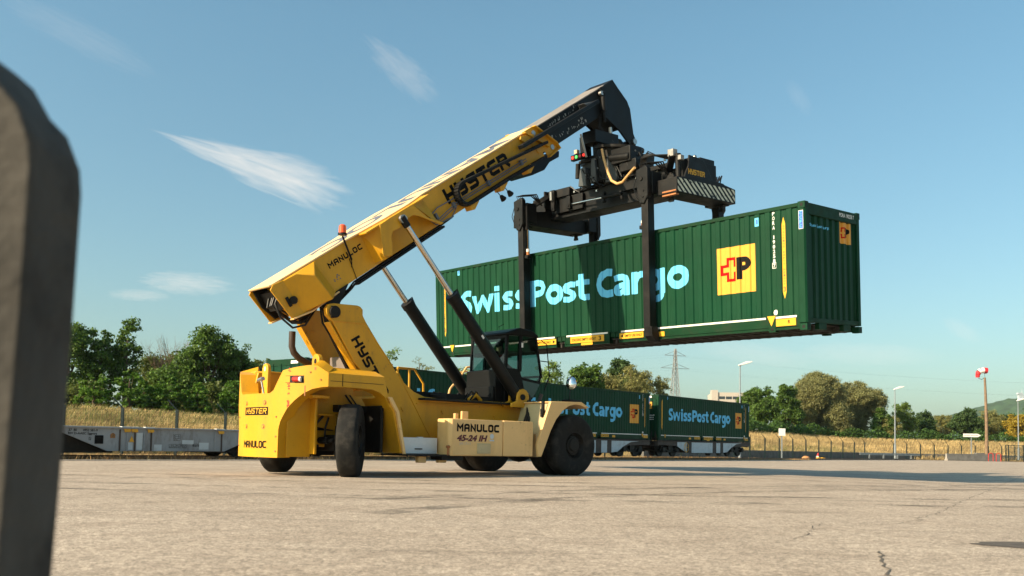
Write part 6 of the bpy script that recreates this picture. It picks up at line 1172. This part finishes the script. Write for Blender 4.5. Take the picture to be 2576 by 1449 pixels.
def tree(kind, x, y, z0, top, hw, seed, label, cat='tree', group='trees and bushes beyond the fence'):
    rng = np.random.default_rng(seed); rd = random.Random(seed); H = top - z0; t = thing({'ivy': 'ivy_bush', 'willow': 'willow_tree'}.get(kind, 'broadleaf_tree'), (x, y, z0), 0, label, cat, group)
    size, ratio, cr, ncl, nl = KIND[kind]; far = y > 90; blobs = []
    if kind == 'ivy': blobs = [(0, 0, H * .45, hw, hw * .9, H * .52), (hw * .3, 0, H * .28, hw * .85, hw * .8, H * .32), (-hw * .35, -.1, H * .3, hw * .75, hw * .7, H * .35), (rd.uniform(-.3, .3) * hw, 0, H * .75, hw * .55, hw * .5, H * .25)]
    elif kind == 'willow':
        blobs = [(0, 0, H * .62, hw * .8, hw * .8, H * .36)] + [(hw * rd.uniform(-.72, .72), hw * rd.uniform(-.7, .4), H * rd.uniform(.25, .68), hw * rd.uniform(.28, .45), hw * .4, H * rd.uniform(.16, .26)) for _ in range(11)]
    else:
        n = 9 if kind in ('maple', 'dark') else 8; blobs = [(0, 0, H * .55, hw * .72, hw * .72, H * .36)]
        for k in range(n): a = rd.uniform(0, 2 * pi); zz = rd.uniform(.22, .80); q = (1 - abs(zz - .45) * .95); blobs.append((hw * .72 * q * cos(a), hw * .72 * q * sin(a), H * zz, hw * rd.uniform(.3, .5), hw * rd.uniform(.3, .5), H * rd.uniform(.13, .22)))
        for k in range(3): blobs.append((hw * rd.uniform(-.45, .45), hw * rd.uniform(-.4, .4), H * rd.uniform(.84, .93), hw * rd.uniform(.14, .28), hw * .22, H * rd.uniform(.07, .12)))
    vol = max(1., (hw / 1.4) ** 1.5 * (H / 4.5) ** .6) if kind != 'ivy' else 1.; sc = 1.35 if far else 1.
    P, Q = clumps(blobs, rng, int(ncl * vol), nl, cr * (1.15 if hw > 1.5 else .85), .45 if kind != 'ivy' else .8)
    keep = P[:, 2] > .05; o = leaf_mesh('crown', P[keep], Q[keep], size * sc, ratio, rng, LM[kind], .9 if kind == 'willow' else .2); o.parent = t
    mb = MB(); r0 = .05 + .022 * H; mb.tube([(0, 0, -.4), (.03, .02, H * .25), (-.04 * H * .3, .03, H * .55), (.02, 0, H * .82)], [r0 * 1.2, r0, r0 * .65, r0 * .2], 8)
    for b in blobs[1:10]: z1 = b[2] * rd.uniform(.4, .6); mb.tube([(0, 0, z1), (b[0] * .5, b[1] * .5, (z1 + b[2]) / 2), (b[0], b[1], b[2] + b[5] * .5)], [r0 * .42, r0 * .25, r0 * .06], 5)
    mb.build('trunk', m_bark, t); return t
def bank_at(x, y):
    r = Vector((x, y, 0)) - TO; z1 = bank_z(r.dot(TD), r.dot(TN)) if r.dot(TN) > 9.3 else -.1
    s = (y - (124 + (x - 50) * .25)) / 19; s = max(0, min(1, s)) if x > 40 else 0; return max(z1, 2.75 * s * (1.3 - .3 * s) - .05)
vs, fs = [], []                                                            # the bank bends right behind the gate
for i in range(31):
    for j in range(15):
        x = 44 + i * 6; y = 124 + (x - 50) * .25 + (j * 1.7 if j < 12 else 20.4 + (j - 12) * 25); s = max(0, min(1, j * 1.7 / 19)) if j < 12 else 1; vs.append((x, y, 2.7 * s * (1.3 - .3 * s) - .06 + .1 * sin(x * .5) * s))
fs = [(i * 15 + j, i * 15 + j + 1, (i + 1) * 15 + j + 1, (i + 1) * 15 + j) for i in range(30) for j in range(14)]
tag(MB().add(vs, fs).build('embankment', m_bank), kind='structure')
LBL = ['leafy dark maple half hidden by the concrete post', 'dark maple second from the concrete post', 'pointed dark maple just left of the bare tree', 'dense undergrowth tree filling in behind the bare tree', 'big round topped maple right of the bare tree', 'lower maple sloping down towards the yellow machine', 'dim tree between the round maple and the mast', 'bright leafy tree top right of the yellow mast', 'thin twiggy tree between the lift cylinders and the mast', 'pale leafy tree seen under the left end of the lifted container', 'airy light green tree just right of the cab', 'round bright green tree behind the round mirror', 'tall dark tree standing above its neighbours behind the container train', 'olive feathery tree right of the tall dark tree', 'sparse olive tree beside the lattice pylon', 'olive bush filling between the two green trees behind the train', 'dark green spreading tree just right of the last container', 'dark tree touching the left side of the grey willow', 'big grey green willow, the left and taller half', 'grey green willow, right half with rounded crown', 'bright green narrow tree at the right foot of the willow', 'airy slim tree just right of the slim lamp post', 'small yellowish bush left of the airy slim tree', 'dark rounded tree right of the airy slim tree', 'olive bush left of the wooden pole, first of the row', 'wide dark tree left of the wooden pole', 'olive green wide tree behind the wooden pole', 'deep green tree right of the wooden pole', 'yellowing bush at the right edge by the last lamp post', 'tall dark tree cut by the right edge of the picture']
TREES = [
('maple', -25.24, 52, 7.19, 1.3) ,
('maple', -23.87, 53, 7.12, 0.98) ,
('maple', -22.79, 54, 7.7, 0.9) ,
('under', -23.1, 60, 6.4, 1.69) ,
('maple', -17.89, 54, 7.47, 1.62) ,
('maple', -16.43, 55, 6.43, 1.05) ,
('under', -17.25, 62, 6.18, 1.34) ,
('ash', -8.16, 62, 6.98, 0.87) ,
('sparse', -6.53, 66, 7.12, 0.93) ,
('ash', -4.14, 66, 6.24, 1.29) ,
('ash', 3.2, 80, 8.35, 1.27) ,
('maple', 6.53, 78, 7.72, 1.69) ,
('dark', 11.44, 95, 10.23, 1.59) ,
('olive', 11.29, 84, 8.34, 1.58) ,
('olive', 13.75, 85, 7.55, 1.14) ,
('olive', 8.77, 82, 7.33, 1.24) ,
('maple', 29.71, 110, 8.37, 2.38) ,
('maple', 35.16, 117, 9.18, 1.78) ,
('willow', 41.57, 124, 11.45, 3.76) ,
('willow', 48.99, 131, 10.85, 3.35) ,
('maple', 55.79, 138, 7.63, 1.44) ,
('ash', 62.52, 146, 8.87, 1.96) ,
('olive', 57.2, 138, 6.4, 1.64) ,
('dark', 67.54, 150, 7.85, 1.63) ,
('olive', 72.18, 154, 7.17, 2.17) ,
('dark', 74.45, 150, 8.25, 2.54) ,
('olive', 79.5, 152, 8.17, 2.47) ,
('dark', 85.54, 158, 7.98, 2.4) ,
('yellow', 80.57, 146, 7.27, 1.96) ,
('dark', 85.63, 150, 9.0, 2.44) ,
('ivy', -20.76, 45.5, 3.86, 0.66) ,
('ivy', -19.23, 46, 4.09, 0.78) ,
('ivy', -17.51, 47, 3.88, 0.63) ,
('ivy', -16.31, 47.5, 3.53, 0.57) ,
('ivy', -14.84, 48.5, 3.84, 0.5) ,
('ivy', -18.45, 47, 3.31, 0.37) ,
]
IVY = ['ivy covered stump nearest the concrete post', 'round ivy covered bush left of the bare tree', 'ivy bush right below the bare tree', 'low ivy hump under the round topped maple', 'ivy covered stump beside the yellow counterweight', 'small ivy hump between two larger ones under the bare tree']
ni = 0; EXTRA = [('under', -24.6, 46.5, 3.4, 1.5, 'low dark undergrowth beside the concrete post'), ('under', -22.4, 47.5, 3.5, 1.3, 'low undergrowth under the pointed dark maple'), ('ivy', -19.9, 49.5, 3.6, .95, 'leafy hump behind the round ivy bush'), ('maple', -19.4, 52.5, 4.9, 1.3, 'short dark tree in front of the bare tree'), ('under', -17.0, 50.5, 3.8, 1.5, 'dark undergrowth at the foot of the round topped maple'), ('ivy', -15.6, 51.0, 3.7, .9, 'leafy hump close to the yellow counterweight')]
for k, (kind, x, y, top, hw, lb) in enumerate(EXTRA): q = 1.25; tree(kind, x * q, y * q, bank_at(x * q, y * q) - .2, (top - .71) * q + .71, hw * q, 500 + k, lb, 'bush' if kind != 'maple' else 'tree')
for i, (kind, x, y, top, hw) in enumerate(TREES):
    q = 1.25 if y < 75 else 1.18 if y < 97 else 1.24 if y < 131.5 else 1.13; x, y, top, hw = x * q, y * q, (top - .71) * q + .71, hw * q
    if kind == 'ivy': tree('ivy', x, y, bank_at(x, y) - .1, top, hw * 1.12, 300 + i, IVY[ni], 'bush'); ni += 1
    else: tree(kind, x, y, bank_at(x, y) - .15, top, hw * 1.08, 100 + i, LBL[i])
# bare tree
rd = random.Random(17); mb = MB()
def branch(p, d, ln, r, dep):
    if dep == 0 or r < .004: return
    q1 = p + d * ln * .5 + Vector((rd.uniform(-.05, .05), rd.uniform(-.05, .05), 0)) * ln; e = (d + Vector((rd.uniform(-.14, .14), rd.uniform(-.14, .14), .10))).normalized(); q2 = q1 + e * ln * .5
    mb.tube([p, q1, q2], [r, r * .82, r * .62], 5, cap=False)
    for _ in range(3 if dep > 2 else 2):
        ax = Vector((rd.uniform(-1, 1), rd.uniform(-1, 1), rd.uniform(-.2, .5))).normalized(); nd = (e + ax * rd.uniform(.3, .62)).normalized(); branch(q2 if rd.random() < .6 else q1, nd, ln * rd.uniform(.62, .86), r * rd.uniform(.45, .62), dep - 1)
bx, by = -21.3 * 1.22, 57. * 1.22; bz = bank_at(bx, by); bt = thing('bare_tree', (bx, by, bz), 0, 'leafless bare tree with fine grey branches between the two dark maples', 'tree')
for k in range(5): branch(Vector((rd.uniform(-.15, .15), rd.uniform(-.15, .15), 0)), Vector((rd.uniform(-.42, .42), rd.uniform(-.4, .4), 1)).normalized(), 2.0, .075, 6)
mb.build('branches', mat('dead_wood', (.17, .115, .075), .9, var=.2), bt, fix=False)
# ivy hedge along the top of the bank on the right
hd = thing('ivy_hedge', (0, 0, 0), 0, 'long ivy hedge along the top of the dry bank on the right', 'hedge'); rng = np.random.default_rng(5); PP, QQ = [], []
def hedge_pt(s): return tp(30 + s, 23.5) if s < 66 else tp(96, 23.5) + Vector((.97, .24, 0)) * (s - 66)
for s in np.arange(-75, 118, .62):
    if s < -30: continue
    p = hedge_pt(float(s)); z = bank_at(p.x, p.y); h = 1.35 + .5 * sin(s * .9) * sin(s * .37 + 1) + rng.uniform(-.2, .2); k = 90
    e = rng.normal(size=(k, 3)); e /= np.linalg.norm(e, axis=1)[:, None]; PP.append(np.array([p.x, p.y, z + h * .55]) + e * np.array([.75, .6, h * .62])); QQ.append(e)
o = leaf_mesh('foliage', np.concatenate(PP), np.concatenate(QQ), .30, .85, rng, LM['hedge']); o.parent = hd
# dry grass on the bank: too many blades to count
m_dry = mat('dry_grass_blade', (.50, .375, .18), .8, var=.55, vscale=.22, island=.4, trans=.4, spec=.2); m_grs = mat('green_grass_blade', (.17, .175, .05), .8, var=.3, vscale=.3, island=.4, trans=.3)
def blades(name, P, h, w, m, seed, lean=.25, wind=(.28, -.05)):
    rng = np.random.default_rng(seed); n = len(P); a = rng.uniform(0, 2 * pi, n); hh = h * rng.uniform(.55, 1.3, n); dx = np.stack([np.cos(a), np.sin(a), np.zeros(n)], 1) * (w * rng.uniform(.6, 1.4, n))[:, None]
    ln = rng.normal(size=(n, 2)) * lean + np.array(wind); mid = P + np.stack([ln[:, 0] * hh * .35, ln[:, 1] * hh * .35, hh * .6], 1); tip = P + np.stack([ln[:, 0] * hh, ln[:, 1] * hh, hh * .97], 1)
    V = np.stack([P - dx * .5, P + dx * .5, mid + dx * .42, mid - dx * .42, tip], 1).reshape(-1, 3)
    me = bpy.data.meshes.new(name); me.vertices.add(5 * n); me.vertices.foreach_set('co', V.astype(np.float32).ravel()); b = np.arange(n, dtype=np.int32)[:, None] * 5
    li = np.concatenate([b + 0, b + 1, b + 2, b + 3, b + 3, b + 2, b + 4], 1).ravel(); me.loops.add(7 * n); me.loops.foreach_set('vertex_index', li.astype(np.int32)); me.polygons.add(2 * n)
    ls = np.stack([np.arange(n) * 7, np.arange(n) * 7 + 4], 1).ravel(); lt = np.tile([4, 3], n); me.polygons.foreach_set('loop_start', ls.astype(np.int32)); me.polygons.foreach_set('loop_total', lt.astype(np.int32)); me.materials.append(m); me.update(calc_edges=True)
    o = bpy.data.objects.new(name, me); COL.objects.link(o); return o
def scatter(t0, t1, o0, o1, n, seed, bias=1.):
    rng = np.random.default_rng(seed); t = rng.uniform(t0, t1, n); o = o0 + (o1 - o0) * rng.random(n) ** bias; return np.array([tuple(tp(a, b, bank_z(a, b))) for a, b in zip(t, o)])
tag(blades('dry_grass', np.concatenate([scatter(-50, -5, 9.6, 25, 60000, 1), scatter(-5, 110, 9.6, 25, 60000, 2)]), .43, .026, m_dry, 3), kind='stuff')
tag(blades('green_grass', np.concatenate([scatter(-50, -12, 9.6, 15, 12000, 4), scatter(-50, -12, 17, 25, 14000, 6), scatter(10, 100, 9.6, 14, 5000, 7)]), .5, .03, m_grs, 5), kind='stuff')
rng = np.random.default_rng(8); n = 32000; X = rng.uniform(44, 120, n); J = rng.random(n) * 20; Pn = np.array([(x, 124 + (x - 50) * .25 + j, bank_at(x, 124 + (x - 50) * .25 + j)) for x, j in zip(X, J)])
tag(blades('far_dry_grass', Pn, .45, .045, m_dry, 9), kind='stuff')
P1 = scatter(-60, 25, -.72, -.2, 5200, 11); P1[:, 2] = -.02; P2 = scatter(-60, 25, 2.4, 8.4, 5000, 12); P2[:, 2] = -.03
tag(blades('trackside_weeds', np.concatenate([P1, P2]), .16, .018, mat('straw_weed', (.36, .22, .09), .85, var=.4, vscale=1., island=.45, trans=.25), 13, lean=.55, wind=(0, 0)), kind='stuff')
# wooded hill
def hill_h(x): return np.interp(x, [560, 633, 664, 688, 706, 725, 737, 749, 767, 783, 810, 859, 950, 1100, 1400], [38, 52, 57, 63, 68, 74, 79, 83, 88, 92, 97, 100, 104, 100, 60])
vs, fs = [], []; nx, ny = 150, 34
for i in range(nx + 1):
    x = 420 + i * 6.5
    for j in range(ny + 1):
        f = j / ny; y = 1150 + 420 * f; h = float(hill_h(x)) * sin(min(1, f * 1.5) * pi / 2) if f < .67 else float(hill_h(x)) * (1 - (f - .67) * .6); vs.append((x, y, h + rg.uniform(-2.6, 2.6) * (1 if j else 0) - 2))
fs = [(i * (ny + 1) + j, i * (ny + 1) + j + 1, (i + 1) * (ny + 1) + j + 1, (i + 1) * (ny + 1) + j) for i in range(nx) for j in range(ny)]
tag(MB().add(vs, fs).build('hill', mat('forest_canopy', (.035, .07, .028), .9, var=.5, vscale=.06, bump=1., bscale=.12), smooth=True, ang=180), kind='structure')
lk = thing('hilltop_tower', (778, 1400, 92), 0, 'tiny white lookout building on top of the wooded hill', 'tower'); mb = MB(); mb.box(-3.5, 3.5, -3, 3, -8, 3); mb.box(-5, 2, -3, 3, 2.5, 5); mb.tube([(2, 0, 3), (2, 0, 10)], .4, 6); mb.build('tower_body', mat('pale_tower', (.4, .45, .5), .7), lk)
# ------------------------------------------------------------------ summer haze
mb = MB(); mb.box(-9500, 9500, -2500, 9500, -1.2, 135); hz = mb.build('haze', (hm := bpy.data.materials.new('haze_air')), smooth=False); hz['kind'] = 'stuff'
hm.use_nodes = True; nt = hm.node_tree; nt.nodes.remove(nt.nodes['Principled BSDF'])
pvn = N(nt, 'ShaderNodeVolumePrincipled', i={'Density': .00008, 'Color': (.72, .90, .98), 'Anisotropy': .2}); L(nt, pvn.outputs[0], nt.nodes['Material Output'].inputs['Volume'])
S.cycles.volume_bounces = 0
